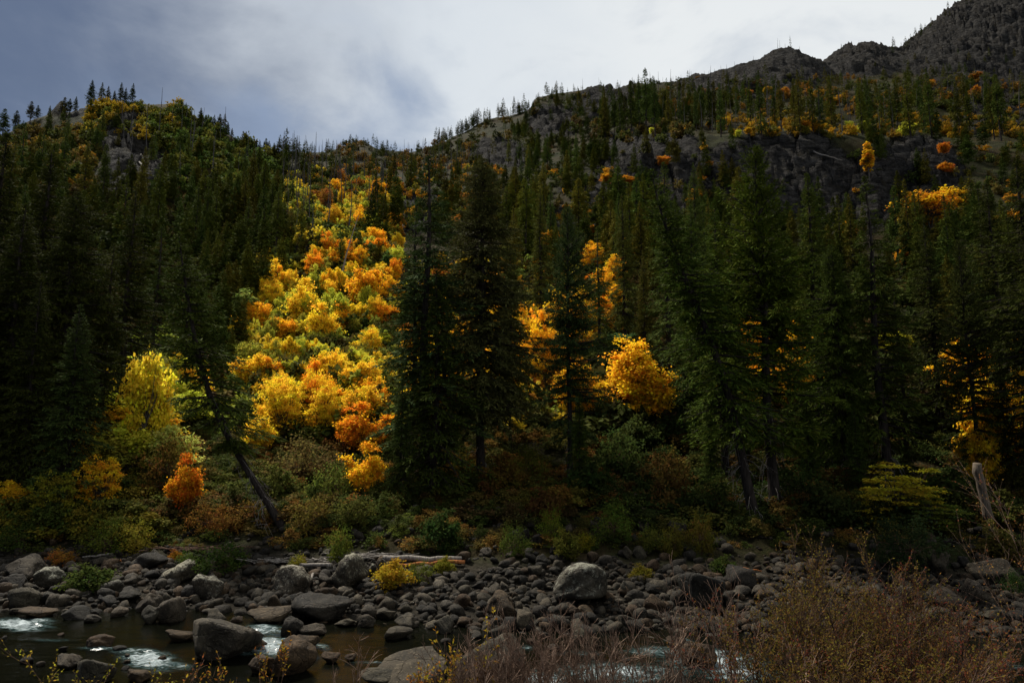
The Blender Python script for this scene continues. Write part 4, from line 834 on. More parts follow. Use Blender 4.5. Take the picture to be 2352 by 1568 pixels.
# ------------------------------------------------------------------ autumn trees, one by one
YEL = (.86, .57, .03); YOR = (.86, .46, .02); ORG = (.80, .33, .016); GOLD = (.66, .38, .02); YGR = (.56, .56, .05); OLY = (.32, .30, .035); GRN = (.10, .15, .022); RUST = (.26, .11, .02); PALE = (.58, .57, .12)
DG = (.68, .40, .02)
MP = [
 (350, 765, 990, 140, 0, (.66, .52, .03), 'yellow-green maple standing alone between the left firs and the leaning fir'),
 (300, 850, 940, 70, 1, YGR, 'yellowing maple on the left flank of the big left maple'),
 (395, 850, 935, 70, 1, YEL, 'small yellow maple between the left maple and the leaning fir'),
 (590, 795, 905, 105, 0, YEL, 'bright yellow rounded maple right of the leaning trunk'),
 (550, 722, 800, 55, 2, YEL, 'narrow yellow maple above the rounded one by the leaning trunk'),
 (608, 682, 770, 58, 0, YOR, 'small orange-yellow maple beside the pale green aspen'),
 (702, 632, 762, 105, 2, YEL, 'tall yellow maple with a pointed top on the open slope'),
 (652, 715, 800, 80, 0, YOR, 'orange-yellow maple left below the pointed yellow one'),
 (742, 690, 800, 95, 2, YEL, 'yellow maple right below the pointed yellow one'),
 (790, 690, 770, 70, 2, YOR, 'thin orange maple among saplings in mid slope'),
 (848, 600, 722, 115, 0, YOR, 'big glowing orange-yellow maple high in the gully'),
 (878, 680, 765, 85, 1, ORG, 'deep orange maple just below the big glowing one'),
 (842, 772, 822, 90, 1, YEL, 'low wide bright yellow maple behind the olive shrubs'),
 (728, 822, 930, 80, 2, ORG, 'orange maple with a pointed crown in the middle of the slope'),
 (768, 875, 990, 105, 0, YOR, 'orange-yellow maple right below the pointed orange one'),
 (825, 848, 930, 85, 0, YEL, 'round yellow maple left of the slim centre fir'),
 (662, 915, 1020, 120, 0, YEL, 'broad yellow maple right of the leaning trunk, low on the slope'),
 (600, 925, 1050, 90, 2, YEL, 'yellow maple directly behind the leaning trunk'),
 (835, 915, 1050, 130, 2, ORG, 'large orange maple left of the low dense fir'),
 (842, 1005, 1150, 105, 2, YOR, 'lowest orange-yellow maple beside the low dense fir'),
 (710, 950, 1010, 80, 1, YOR, 'small amber maple between the broad yellow and the orange maple'),
 (868, 540, 600, 80, 0, ORG, 'orange maple at the throat of the gully'),
 (815, 565, 625, 60, 1, ORG, 'small orange maple left in the throat of the gully'),
 (765, 580, 625, 45, 0, YOR, 'small orange-yellow maple under the rocky spur'),
 (905, 600, 660, 50, 0, YOR, 'orange-yellow maple peeping left of the slim centre fir'),
 (945, 740, 830, 90, 0, YOR, 'amber maple seen through the slim centre fir'),
 (960, 850, 930, 100, 0, YOR, 'golden maple behind the trunk of the slim centre fir'),
 (1045, 765, 860, 75, 1, YOR, 'yellow maple glimpsed between the two left centre firs'),
 (1225, 800, 900, 80, 0, YEL, 'yellow maple showing right of the massive centre fir'),
 (1325, 740, 830, 110, 1, YOR, 'orange-yellow maple behind the narrow fir'),
 (1340, 840, 940, 120, 0, YEL, 'yellow maple behind the lower boughs of the narrow fir'),
 (1386, 655, 745, 55, 2, ORG, 'slender orange maple standing above the dark green rounded tree'),
 (1362, 545, 610, 45, 0, YOR, 'orange-yellow maple high between the firs right of centre'),
 (1360, 510, 550, 40, 1, ORG, 'reddish orange maple at the foot of the scree right of centre'),
 (1360, 620, 665, 50, 0, ORG, 'orange maple half hidden by the top of the narrow fir'),
 (1418, 838, 970, 120, 1, GOLD, 'darker golden maple on the left of the big yellow maple'),
 (1590, 900, 960, 90, 1, GOLD, 'golden maple under the boughs right of the big yellow maple'),
 (1702, 850, 935, 110, 1, YOR, 'golden maple seen between the right-hand leaning trunk and the straight one'),
 (1705, 960, 1020, 100, 1, GOLD, 'low golden maple between the two right-hand trunks'),
 (1770, 815, 870, 60, 0, YOR, 'small golden maple behind the straight right-hand trunk'),
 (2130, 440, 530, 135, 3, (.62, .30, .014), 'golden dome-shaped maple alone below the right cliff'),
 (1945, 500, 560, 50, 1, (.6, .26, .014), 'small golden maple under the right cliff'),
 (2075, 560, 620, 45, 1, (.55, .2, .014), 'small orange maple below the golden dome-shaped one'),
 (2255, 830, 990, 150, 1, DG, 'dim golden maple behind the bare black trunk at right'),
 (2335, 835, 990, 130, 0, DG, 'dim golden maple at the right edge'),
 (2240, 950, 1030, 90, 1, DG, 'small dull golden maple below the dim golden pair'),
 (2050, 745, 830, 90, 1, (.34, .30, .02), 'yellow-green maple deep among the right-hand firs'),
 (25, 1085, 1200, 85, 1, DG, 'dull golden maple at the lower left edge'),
 (130, 1080, 1215, 85, 3, (.22, .20, .02), 'olive maple with layered leaves right of the lower left golden one'),
 (232, 1045, 1180, 85, 3, GOLD, 'golden maple with hanging layers left of the brown thicket'),
 (432, 1030, 1190, 100, 2, (.58, .21, .012), 'orange maple growing left of the leaning fir\'s foot'),
 (280, 1010, 1120, 100, 3, (.28, .26, .04), 'pale yellow-green maple above the brown thicket'),
 (2165, 322, 360, 38, 0, (.46, .16, .012), 'round orange maple among rocks near the right terrace'),
 (2170, 368, 392, 42, 1, (.46, .16, .012), 'low orange maple just below the round orange one'),
 (1718, 205, 225, 24, 0, (.4, .17, .012), ''), 
 (1500, 290, 310, 24, 0, YGR, 'small yellow-green tree at the edge of the terrace'),
 (1580, 285, 303, 22, 0, GOLD, 'small yellow tree left of the terrace firs'),
 (1520, 355, 385, 40, 0, (.5, .2, .012), 'orange tree on the slabs left of the grey cliff'),
 (1395, 395, 425, 42, 1, (.5, .2, .012), 'orange tree low on the slabs left of the grey cliff'),
 (1440, 400, 425, 45, 1, (.5, .2, .012), 'orange shrubby tree beside the one low on the slabs'),
 (1300, 425, 445, 24, 0, GOLD, 'small golden tree at the top of the scree'),
 (1485, 485, 525, 28, 2, YOR, 'small orange-yellow tree high among the bluish firs'),
]
FRONT = {25: 52, 130: 51, 232: 53, 2255: 57, 2335: 58, 2240: 55, 350: 62}
for px, top, bot, wd, pk, col, tx in MP:
    broad(px, top, bot, wd, MAPLE[pk], tuple(np.array(col) * rng.uniform(.92, 1.05)), 'named' if tx else 'UP', D=FRONT.get(px), text=tx or 'small dull orange maple high on the ridge slope')
broad(1466, 770, 995, 205, MAPLE_H, (.84, .48, .02), 'named', text='big yellow maple with dark limbs showing, right of centre')
broad(2045, 1050, 1245, 165, VINE, (.30, .24, .018), 'named', D=49, text='olive and yellow vine maple with flat layers on the right bank')
broad(2120, 1110, 1250, 120, VINE, (.11, .13, .018), 'named', D=48, text='greener vine maple right of the olive and yellow one')
broad(1990, 320, 412, 27, LARCH, (.55, .28, .014), 'named', name='larch_tree', text='narrow golden larch standing before the right cliff')
for px, top, bot, wd, col, tx in [(572, 642, 760, 66, (.20, .24, .05), 'pale green aspen left of the small orange-yellow maple'), (385, 722, 860, 70, (.22, .26, .04), 'green aspen behind the left maple'), (318, 735, 850, 40, (.24, .26, .03), 'thin green aspen at the top left of the left maple'),
                              (890, 560, 640, 34, (.08, .14, .03), 'green young tree in the throat of the gully'), (1425, 750, 830, 100, (.05, .10, .03), 'dark green rounded tree left of the big yellow maple'), (620, 590, 680, 60, (.035, .06, .018), 'rounded dark green young fir above the maples')]:
    broad(px, top, bot, wd, ASPEN if wd < 90 else MAPLE[0], col, 'named', name='aspen_tree' if wd < 90 else 'green_tree', group='green broadleaf trees', text=tx)

# smaller maples and saplings between the big ones
def sapling_row(row, n, px0, px1, py0, py1, hts, cols, seedv, wr=(.42, .68)):
    g = np.random.default_rng(seedv)
    for _ in range(n):
        p = hit(g.uniform(px0, px1), g.uniform(py0, py1), 62)
        if p is None: continue
        ht = g.uniform(*hts) * 1.15; pr = MAPLE[int(g.integers(0, 4))]; wd = ht * g.uniform(*wr); c_ = cols[int(g.integers(0, len(cols)))]
        o = place(pr, 'maple_sapling', (p[0], p[1], p[2] - .1), (wd / pr['w'], wd / pr['w'], ht / pr['h']), g.uniform(0, 6.3), tuple(np.array(c_) * g.uniform(.85, 1.05)), BP); tagt(o, 'tree', 'autumn saplings', row, project(*p)[0])
sapling_row('MS1', 28, 540, 910, 680, 770, (4, 7), (YEL, YOR, YGR, YGR, YEL), 901)
sapling_row('MS2', 22, 560, 900, 780, 880, (3, 5.5), (YEL, YGR, OLY, YGR), 902)
sapling_row('MS3', 28, 560, 900, 900, 1040, (3.5, 6), (YEL, YOR, ORG, YEL, YEL), 903)
sapling_row('MS4', 24, 700, 920, 560, 660, (3, 6), (YOR, ORG, YGR, OLY, YEL), 904)
sapling_row('MS5', 18, 740, 900, 430, 540, (3.5, 7), (ORG, YOR, RUST, GOLD, YGR), 905)
sapling_row('MS6', 20, 930, 1390, 800, 990, (5, 9), (YEL, YOR, GOLD), 906)
sapling_row('MS7', 14, 1640, 1920, 850, 990, (5, 8), (YOR, GOLD), 907)
sapling_row('MS8', 12, 300, 440, 850, 980, (3, 5.5), (YEL, YGR, YEL), 908)
sapling_row('MS11', 14, 1340, 1420, 560, 800, (4, 7), (ORG, YOR, YOR), 911)
sapling_row('MS12', 16, 2150, 2352, 860, 1010, (4, 8), (GOLD, DG, YOR), 912)
sapling_row('MS13', 26, 240, 450, 900, 1120, (3.5, 6), (YGR, OLY, PALE, GOLD, YGR), 913, (.8, 1.3))
sapling_row('MS14', 16, -20, 220, 1080, 1215, (3, 5), (DG, OLY, GOLD), 914, (.8, 1.3))
sapling_row('MS9', 12, 1700, 2352, 180, 260, (4, 7), ((.40, .16, .014), (.32, .17, .014)), 909, (.8, 1.3))
sapling_row('MS10', 14, 1500, 2300, 290, 318, (3, 6), ((.48, .26, .014), (.42, .17, .014), YGR), 910, (.7, 1.2))

# ------------------------------------------------------------------ shrubs of the bank and the bar
SH = [
 (200, 1336, 92, 50, (.055, .075, .015), 'low green shrub among boulders left of the split river block'), (135, 1285, 52, 34, (.26, .12, .02), 'orange-brown shrub above the left boulders'),
 (240, 1245, 110, 70, (.085, .10, .014), 'green and yellow shrub at the foot of the left bank'), (310, 1240, 80, 55, (.19, .16, .018), 'yellow-leaved shrub right of the green and yellow one'),
 (512, 1290, 105, 56, (.055, .085, .016), 'big green riverside shrub left of the driftwood'), (402, 1278, 30, 22, (.3, .13, .015), 'tiny orange shrub on the stony slip'), (425, 1290, 45, 34, (.06, .09, .016), 'small green shrub under the tiny orange one'),
 (782, 1262, 62, 64, (.085, .105, .014), 'rounded olive shrub above the very big rounded boulder'), (683, 1296, 34, 32, (.26, .23, .02), 'small yellow shrub above the lichen-splashed boulder'),
 (902, 1328, 82, 54, (.34, .22, .016), 'yellow-orange shrub on the cobbles under the orange log'), (965, 1318, 54, 38, (.11, .13, .02), 'green shrub right of the yellow-orange one'), (1020, 1303, 44, 34, (.16, .15, .016), 'small yellow-green shrub at the right end of the orange log'),
 (1015, 1235, 84, 74, (.03, .052, .012), 'bright green leafy shrub above the right end of the pale log'), (1177, 1254, 60, 62, (.065, .085, .014), 'rounded green shrub in front of the dark rock cluster'),
 (1268, 1222, 52, 70, (.13, .16, .018), 'upright yellow-green sapling on the bank'), (1300, 1262, 56, 54, (.10, .10, .016), 'olive shrub below the yellow-green sapling'), (1345, 1250, 40, 34, (.26, .23, .016), 'small yellow shrub right of the olive one'),
 (1408, 1215, 92, 76, (.07, .10, .015), 'large green shrub left of the rock heap'), (1492, 1246, 56, 48, (.075, .085, .014), 'olive shrub right below the rock heap'), (1548, 1250, 50, 60, (.10, .09, .014), 'olive-brown shrub right of the rock heap'),
 (1612, 1240, 56, 84, (.11, .09, .014), 'tall olive shrub left of the leaning trunk\'s foot'), (1473, 1318, 44, 30, (.16, .13, .016), 'small olive tuft of shrub on the pebbles'), (1665, 1305, 50, 38, (.05, .07, .014), 'small green shrub by the large dark rounded boulder'),
 (2092, 1268, 135, 105, (.030, .045, .016), 'dark grey-green bush on the right bank'), (2335, 1345, 56, 44, (.035, .06, .014), 'green shrub beside the square grey boulder at right'), (2305, 1265, 100, 50, (.09, .07, .016), 'brownish shrub above the very big pale boulder'),
 (385, 1090, 110, 120, (.13, .08, .016), 'large brown thicket left of the leaning fir'), (700, 1075, 150, 90, (.14, .10, .03), 'wide greyish brown thicket below the yellow maples'), (630, 1125, 90, 70, (.09, .10, .02), 'olive thicket behind the leaning trunk\'s foot'),
 (765, 1125, 90, 80, (.10, .12, .02), 'green thicket left of the lowest maple'), (560, 1190, 80, 50, (.17, .09, .02), 'reddish brown shrub left of the leaning trunk'), (480, 1200, 80, 60, (.20, .09, .02), 'rust-coloured shrub on the stony slip'),
 (380, 1185, 70, 50, (.09, .07, .02), 'brown shrub at the top of the stony slip'), (720, 1190, 90, 60, (.12, .09, .018), 'brown and olive shrub right of the leaning trunk'), (800, 1185, 90, 60, (.075, .08, .016), 'olive shrub under the lowest maple'),
 (45, 1240, 90, 50, (.06, .085, .016), 'green shrub at the lower left edge above the boulders'), (95, 1205, 90, 70, (.055, .075, .014), 'green shrub below the olive layered maple'), (170, 1195, 80, 60, (.12, .12, .016), 'yellow-green shrub by the leaning grey pole'),
 (820, 830, 90, 60, (.17, .15, .025), 'olive mounded shrub in the middle of the yellow slope'), (745, 800, 80, 50, (.15, .15, .03), 'grey-green mounded shrub left of the olive mounded one'), (690, 850, 80, 50, (.13, .13, .025), 'olive shrub beside the pale round boulder'),
 (630, 850, 24, 16, (.30, .02, .012), 'tiny deep red shrub left of the pale round boulder'), (560, 880, 60, 60, (.14, .14, .02), 'olive shrub close behind the leaning trunk'), (770, 840, 60, 40, (.13, .12, .02), 'olive brown shrub above the orange-yellow maple'),
 (1150, 1105, 90, 70, (.13, .08, .016), 'brown shrub behind the thick black centre trunk'), (1060, 1080, 90, 60, (.17, .10, .014), 'dim golden shrub left of the thick black trunk'), (1215, 1080, 90, 80, (.11, .11, .016), 'olive shrub between the centre trunks'),
 (1420, 1060, 110, 90, (.045, .065, .014), 'dark green thicket under the big yellow maple'), (1540, 1100, 100, 90, (.12, .075, .018), 'brown thicket above the rock heap'), (1360, 1120, 100, 80, (.035, .055, .012), 'dark green thicket right of the narrow fir\'s foot'),
 (1470, 1010, 110, 70, (.05, .065, .014), 'dark olive thicket right under the big yellow maple'), (1560, 1000, 90, 70, (.04, .06, .014), 'dark thicket right of the big yellow maple\'s foot'), (1830, 1130, 120, 90, (.035, .055, .013), 'dark green thicket right of the straight right-hand trunk'),
 (1650, 1150, 110, 80, (.05, .065, .013), 'dark olive thicket left of the right-hand leaning trunk'), (1900, 1180, 120, 80, (.035, .045, .012), 'dark thicket left of the vine maple'), (2200, 1140, 120, 90, (.04, .055, .012), 'dark thicket between vine maple and dead stump'),
 (2310, 1130, 100, 80, (.06, .055, .012), 'dark brownish thicket at the right edge beside the dead stump'), (1940, 1030, 110, 80, (.035, .05, .012), 'dark thicket above and left of the vine maple'), (1250, 1170, 70, 60, (.11, .055, .018), 'reddish shrub on the bank right of centre'),
]
for cx, cy, w_, h_, col, tx in SH:
    p = hit(cx, cy + h_ * .42, 36, 300)
    if p is None: continue
    x_, D, z_ = p; wd = w_ / FOC * D; ht = h_ / FOC * D * 1.12
    o = place(SHRUB[int(rng.integers(0, 3))], 'shrub', (x_, D, z_ - .1), (wd / 3, wd / 3, ht / 2), rng.uniform(0, 6), tuple(np.array(col) * .85), (('trunk', 'stems'), ('crown', 'foliage')))
    tagt(o, 'shrub', 'shrubs of the far bank', 'named', cx, tx)

# ------------------------------------------------------------------ undergrowth, far bushes, far conifers as masses
shr_i = [broad_proto('mass_shrub', leafmat=M_leaf_i, seed=201 + i, w_=2.6, h_=2.2, nclump=14, nleaf=22, lsize=.42, layered=.35, trunk_h=.05)['crown'] for i in range(4)]
shr_n = [broad_proto('mass_near_shrub', leafmat=M_leaf_i, seed=211 + i, w_=2.6, h_=2.0, nclump=26, nleaf=36, lsize=.2, layered=.35, trunk_h=.05)['crown'] for i in range(4)]
far_i = [with_mat(p['crown'], M_needle_i) for p in FAR]; mid_i = [with_mat(p['crown'], M_needle_i) for p in MID]
def rand_ground(n, px0, px1, py0, py1, seedv, d0=58):
    g = np.random.default_rng(seedv); o = []
    for _ in range(n):
        p = hit(g.uniform(px0, px1), g.uniform(py0, py1), d0)
        if p is not None: o.append(p)
    return o
# (n, x0, x1, y0, y1, palette, size range)
YG = [(.22, .24, .03), (.42, .38, .03), (.16, .19, .03), (.60, .44, .03), (.55, .36, .02)]; OR = [(.42, .20, .014), (.50, .26, .016), (.32, .13, .014), (.2, .18, .02)]
OV = [(.055, .065, .014), (.08, .07, .016), (.10, .075, .018), (.045, .06, .012)]; DKO = [(.03, .04, .010), (.045, .045, .012), (.06, .04, .014)]
BANDS = [(120, 1180, 1560, 230, 400, DKO + OV[:1], (1.2, 2.4)), (160, 440, 560, 560, 900, DKO + OV, (.8, 1.7)), (754, 540, 900, 600, 1020, YG + OV, (.7, 1.6)), (377, 640, 900, 480, 640, YG + OV, (.7, 1.5)), (246, 780, 920, 420, 560, OR + YG, (.8, 1.6)), (232, 720, 900, 385, 470, OR + OV, (.9, 1.8)), (203, 640, 760, 390, 520, YG + OV, (.8, 1.6)),
         (377, 350, 640, 270, 450, [(.06, .085, .014), (.10, .10, .016), (.045, .07, .014)], (.9, 2.0)), (188, 200, 420, 245, 330, [(.30, .20, .016), (.15, .13, .016), (.08, .09, .014)], (.8, 1.7)), (174, 0, 220, 300, 430, OV + [(.2, .12, .014)], (.8, 1.8)),
         (609, 0, 450, 430, 1020, DKO, (.8, 1.8)), (232, 900, 1150, 380, 520, OR + OV, (.8, 1.8)), (290, 1150, 1400, 400, 800, OV + OR[:1], (.8, 1.6)), (217, 1400, 1650, 340, 620, OV + OR[:2], (.5, 1.2)), (348, 1650, 2352, 260, 318, [(.22, .13, .014), (.10, .09, .014), (.35, .20, .014)], (.7, 1.6)),
         (319, 1500, 2352, 180, 260, [(.18, .09, .014), (.07, .07, .016), (.05, .06, .014)], (1.0, 2.4)), (130, 1960, 2352, 330, 520, OV + OR[:1], (.6, 1.5)), (609, 1330, 2352, 600, 1010, DKO + OV[:1], (.8, 1.8)), (377, 860, 1330, 600, 1000, OR + YG + OV, (.7, 1.5)), (145, 1100, 1600, 215, 330, [(.10, .07, .016), (.04, .045, .014)], (1.2, 2.6)),
         (145, 640, 1100, 330, 390, [(.14, .08, .016), (.05, .05, .014)], (1.5, 3.))]
P1, S1, R1, C1 = [], [], [], []
for bi, (n, a, b, c, d, pal, sz) in enumerate(BANDS):
    g = np.random.default_rng(500 + bi)
    for p in rand_ground(n, a, b, c, d, 300 + bi, 62):
        m = rockmask(*[np.array([q]) for q in project(*p)])[0]
        if g.random() < m * .92: continue
        s = g.uniform(*sz); P1.append((p[0], p[1], p[2] - .2)); S1.append((s * g.uniform(.8, 1.4), s, s * g.uniform(.7, 1.3))); R1.append((0, 0, g.uniform(0, 6.3))); C1.append(np.array(pal[int(g.integers(0, len(pal)))]) * g.uniform(.75, 1.2))
scatter('hillside_undergrowth', P1, np.array(S1), np.array(R1), np.array(C1), shr_i, 'autumn undergrowth of green, yellow and rust bushes covering the hillsides')
P1, S1, R1, C1 = [], [], [], []
for bi, (n, a, b, c, d, pal, sz) in enumerate([(200, -10, 330, 1020, 1240, [(.05, .065, .012), (.16, .13, .016), (.09, .09, .014)], (.5, 1.1)), (320, 330, 900, 1000, 1200, OV + [(.18, .09, .02), (.10, .11, .02)], (.4, .95)), (280, 880, 1400, 990, 1170, [(.05, .055, .012), (.13, .07, .014), (.09, .08, .014)], (.4, .9)), (420, 1400, 2352, 960, 1215, [(.035, .05, .012), (.06, .06, .012), (.03, .04, .01), (.09, .055, .014)], (.5, 1.1)), (260, 0, 2352, 1180, 1268, OV + [(.16, .09, .02), (.10, .12, .02)], (.25, .6)), (240, 0, 2352, 1110, 1210, OV + DKO + [(.14, .07, .02)], (.4, .9))]):
    g = np.random.default_rng(560 + bi)
    for p in rand_ground(n, a, b, c, d, 360 + bi, 46):
        s = g.uniform(*sz); P1.append((p[0], p[1], p[2] - .15)); S1.append((s * g.uniform(.8, 1.5), s, s * g.uniform(.6, 1.2))); R1.append((0, 0, g.uniform(0, 6.3))); C1.append(np.array(pal[int(g.integers(0, len(pal)))]) * g.uniform(.75, 1.2))
scatter('bank_undergrowth', P1, np.array(S1), np.array(R1), np.array(C1), shr_n, 'tangled olive and brown undergrowth along the top of the far bank')
# far conifers
P1, S1, R1, C1 = [], [], [], []
def farband(n, a, b, c, d, hts, seedv, k=1.0, d0=62, wid=(.95, 1.5)):
    g = np.random.default_rng(seedv)
    for p in rand_ground(n, a, b, c, d, seedv + 1, d0):
        if p[1] < 80: continue
        m = rockmask(*[np.array([q]) for q in project(*p)])[0]
        if g.random() < m * .7: continue
        s = g.uniform(*hts) / 24; w_ = s * g.uniform(*wid); P1.append((p[0], p[1], p[2] - .3)); S1.append((w_, w_, s)); R1.append((g.normal(0, .02), g.normal(0, .02), g.uniform(0, 6.3))); C1.append(np.array(fircol(k=k)))
farband(130, 860, 1230, 275, 380, (9, 16), 700, 1.0, 300, (.9, 1.3)); farband(60, 640, 900, 345, 420, (8, 15), 702, 1.0, 200); farband(90, 1230, 1560, 215, 290, (9, 16), 704); farband(120, 1500, 2352, 190, 270, (10, 19), 706, 1., 300)
farband(60, 2000, 2352, 120, 180, (7, 13), 718, 1., 500)
# the little trees that tooth the skyline
def skyline(xs_, ys_, D, n, hts, seedv):
    g = np.random.default_rng(seedv)
    for _ in range(n * 2):
        px = g.uniform(xs_[0], xs_[-1])
        if vnoise(np.array([px / 16.0]), np.array([seedv * 1.0]), 3)[0] < .5: continue
        x_, y_, z_ = ray_at(px, np.interp(px, xs_, ys_), D + g.uniform(-12, 0)); s = g.uniform(*hts) / 24; s *= g.uniform(.6, 1.25); P1.append((x_, y_, hgt(x_, y_) - .4)); S1.append((s * 1.1, s * 1.1, s)); R1.append((0, 0, g.uniform(0, 6))); C1.append(np.array(fircol(k=.8)))
skyline([1000, 1060, 1130, 1215], [334, 302, 272, 252], 600, 75, (7, 16), 731); skyline([1225, 1290, 1500], [222, 212, 196], 600, 40, (4, 9), 732); skyline([740, 800, 830, 870], [342, 330, 318, 342], 600, 16, (5, 11), 733); skyline([2050, 2110, 2160, 2230], [115, 85, 45, -5], 880, 16, (8, 16), 734)
skyline([640, 700, 760], [366, 352, 345], 600, 14, (7, 12), 735); skyline([430, 480, 590, 660], [250, 285, 342, 366], 240, 40, (2, 5), 736)
scatter('distant_conifers', P1, np.array(S1), np.array(R1), np.array(C1), far_i, 'small dark conifers scattered over the far slopes and ridges | conifers')

P1, S1, R1, C1 = [], [], [], []
farband(90, 0, 680, 260, 470, (4, 9), 708, 1.15, 150); farband(110, 0, 650, 430, 720, (6, 13), 710, 1.1, 90); farband(120, 1150, 1700, 340, 640, (8, 15), 712, 1.2, 100); farband(120, 1500, 2352, 480, 820, (8, 17), 714, 1., 90)
farband(60, 450, 560, 480, 860, (6, 13), 726, 1.1, 80); farband(60, 640, 900, 420, 640, (3, 7), 716, 1.5, 100); farband(40, 1960, 2352, 320, 470, (8, 15), 720); farband(90, 1180, 1560, 240, 400, (9, 17), 722, 1., 200); farband(50, 1380, 1680, 200, 300, (9, 16), 728, 1., 300); farband(60, 850, 1150, 400, 560, (7, 13), 724, 1., 100)
scatter('slope_conifers', P1, np.array(S1), np.array(R1), np.array(C1), mid_i, 'dense young firs between the taller trees on both hillsides | conifers')

# ------------------------------------------------------------------ burnt snags
def snag_mesh(seed, nb=14, mat=None, Ht=16.0):
    g = np.random.default_rng(seed); k = 7; z_ = np.linspace(-.5, Ht, k); sg = [(np.stack([.15 * np.sin(z_ * .3 + seed), .1 * np.cos(z_ * .4), z_], 1), np.linspace(.24, .05, k))]
    for _ in range(nb):
        z0 = g.uniform(.3, .95) * Ht; a = g.uniform(0, 6.28); L = g.uniform(.4, 1.8) * (1.15 - z0 / Ht); e = np.array([math.cos(a), math.sin(a), g.uniform(-.5, .4)]) * L; sg.append((np.stack([[0, 0, z0], np.array([0, 0, z0]) + e]), np.array([.05, .015])))
    V, F = tubes(sg, 5); return V, F
SNAG = [mk_mesh('snag', *snag_mesh(301 + i, nb), [M_char], smooth=True) for i, nb in enumerate((4, 14, 22))]
SNAGP = mk_mesh('snag_pale', *snag_mesh(310, 10), [M_dead], smooth=True)
def snag(px, top, D, row, mat=0, text=None, lean=0.0):
    x_, y_, zt = ray_at(px, top, D); z0 = hgt(x_, y_) - .2; s = max(zt - z0, 2.5) / 16
    o = ob('dead_snag', SNAGP if mat else SNAG[int(rng.integers(0, 3))], None, (x_, y_, z0)); o.scale = (max(s, .75), max(s, .75), s); o.rotation_euler = (rng.normal(0, .03), lean + rng.normal(0, .03), rng.uniform(0, 6) if not lean else 0); tagt(o, 'dead tree', 'burnt snags on the ridges', row, px, text)
for px, top in [(672, 335), (681, 342), (690, 333), (700, 345), (710, 340), (722, 338), (735, 335), (880, 338), (893, 335), (905, 340), (919, 337), (932, 341), (951, 330), (962, 333), (973, 322), (985, 325), (998, 316)]: snag(px, top, 596, 'SN1')
for px, top in [(1475, 180), (1498, 184), (1512, 180), (1555, 178), (1583, 172), (1627, 162), (1641, 158), (1655, 150), (1668, 148), (1687, 141), (1730, 128)]: snag(px, top, 596, 'SN2')
for px, top in [(1785, 88), (1790, 92), (1803, 100), (1883, 135), (1895, 138), (1908, 133), (1932, 102), (1972, 92), (2052, 110), (2060, 104)]: snag(px, top, 596 if px < 1880 else 840, 'SN3')
for px, top in [(2075, 130), (1935, 160), (2128, 160), (2180, 165), (2250, 170), (2330, 155), (1850, 190), (1905, 200), (2000, 215), (2040, 200), (2105, 205), (2215, 190), (2290, 205), (1700, 225), (1620, 240), (1560, 235)]: snag(px, top, 440, 'SN4')
for px, top, bot, ln in [(476, 360, 0, 0), (428, 290, 0, 0), (345, 300, 0, 0), (398, 250, 0, 0), (570, 355, 0, 0)]: snag(px, top, 225, 'SN5')
snag(782, 490, 128, 'named', 1, 'pale broken trunk leaning in the upper gully', .22)
x_, y_, z_ = ray_at(1812, 82, 596); fir(1814, 82, 597, FAR[1], .55, row='named', text='lone ragged pine on the pointed knoll of the skyline'); fir(1836, 106, 598, FAR[0], .6, row='named', text='small pine on the shoulder right of the pointed knoll')
fir(1932, 100, 845, FAR[1], .7, row='named', text='dark pine at the left foot of the rounded skyline crag'); fir(1466, 170, 590, FAR[1], 1.0, row='named', text='taller pine clump tree on the middle skyline'); fir(1452, 178, 590, FAR[0], .9, row='named', text='pine left beside the taller middle skyline pine')
fir(822, 312, 596, FAR[1], .8, row='named', text='pine crowning the little knob of the far saddle')
P1, S1, R1, C1 = [], [], [], []
sn_m = [with_mat(m, M_char) for m in SNAG]
for (n, a, b, c, d, h0, h1, sd_, d0) in [(170, 640, 1100, 345, 440, 9, 17, 801, 200), (110, 1480, 2352, 190, 270, 10, 20, 803, 300), (70, 1500, 2352, 250, 312, 12, 22, 805, 200), (35, 640, 900, 430, 560, 8, 15, 807, 120), (25, 200, 600, 280, 430, 8, 15, 809, 150), (60, 1230, 1700, 200, 300, 8, 16, 811, 300)]:
    g = np.random.default_rng(sd_)
    for p in rand_ground(n, a, b, c, d, sd_ + 1, d0): s = g.uniform(h0, h1) / 16; P1.append((p[0], p[1], p[2] - .2)); S1.append((max(s, .7), max(s, .7), s)); R1.append((g.normal(0, .04), g.normal(0, .04), g.uniform(0, 6))); C1.append((1, 1, 1))
scatter('burnt_forest', P1, np.array(S1), np.array(R1), np.array(C1), sn_m, 'stand of bare burnt snags across the far slopes | dead trees')

# ------------------------------------------------------------------ logs, driftwood, stump
def log_between(name, a, b, r0, r1, mat, text, cat='log', dz=.1, D=None, group='driftwood', seed=0, seg=8):
    A = np.array(hit(*a, 36) if D is None else ray_at(*a, D)); B = np.array(hit(*b, 36) if D is None else ray_at(*b, D)); A[2] += dz; B[2] += dz
    t = np.linspace(0, 1, seg)[:, None]; g = np.random.default_rng(seed + int(a[0])); L = np.linalg.norm(B - A); Pp = A + (B - A) * t + g.normal(0, .012 * L, (seg, 3)); c = (A + B) / 2
    V, F = tubes([(Pp - c, np.linspace(r0, r1, seg) * g.uniform(.88, 1.1, seg))], 10); n = 10
    F = [F, np.array([list(range(n))[::-1], [len(V) - n + q for q in range(n)]])]
    o = ob(name, mk_mesh(name, V, F, [mat], smooth=True), None, tuple(c)); tagt(o, cat, group, 'named', a[0], text); return o
log_between('driftwood_log', (879, 1279), (1061, 1284), .19, .13, M_dead, 'long pale grey log lying level across the upper bar', dz=0, D=43.5)
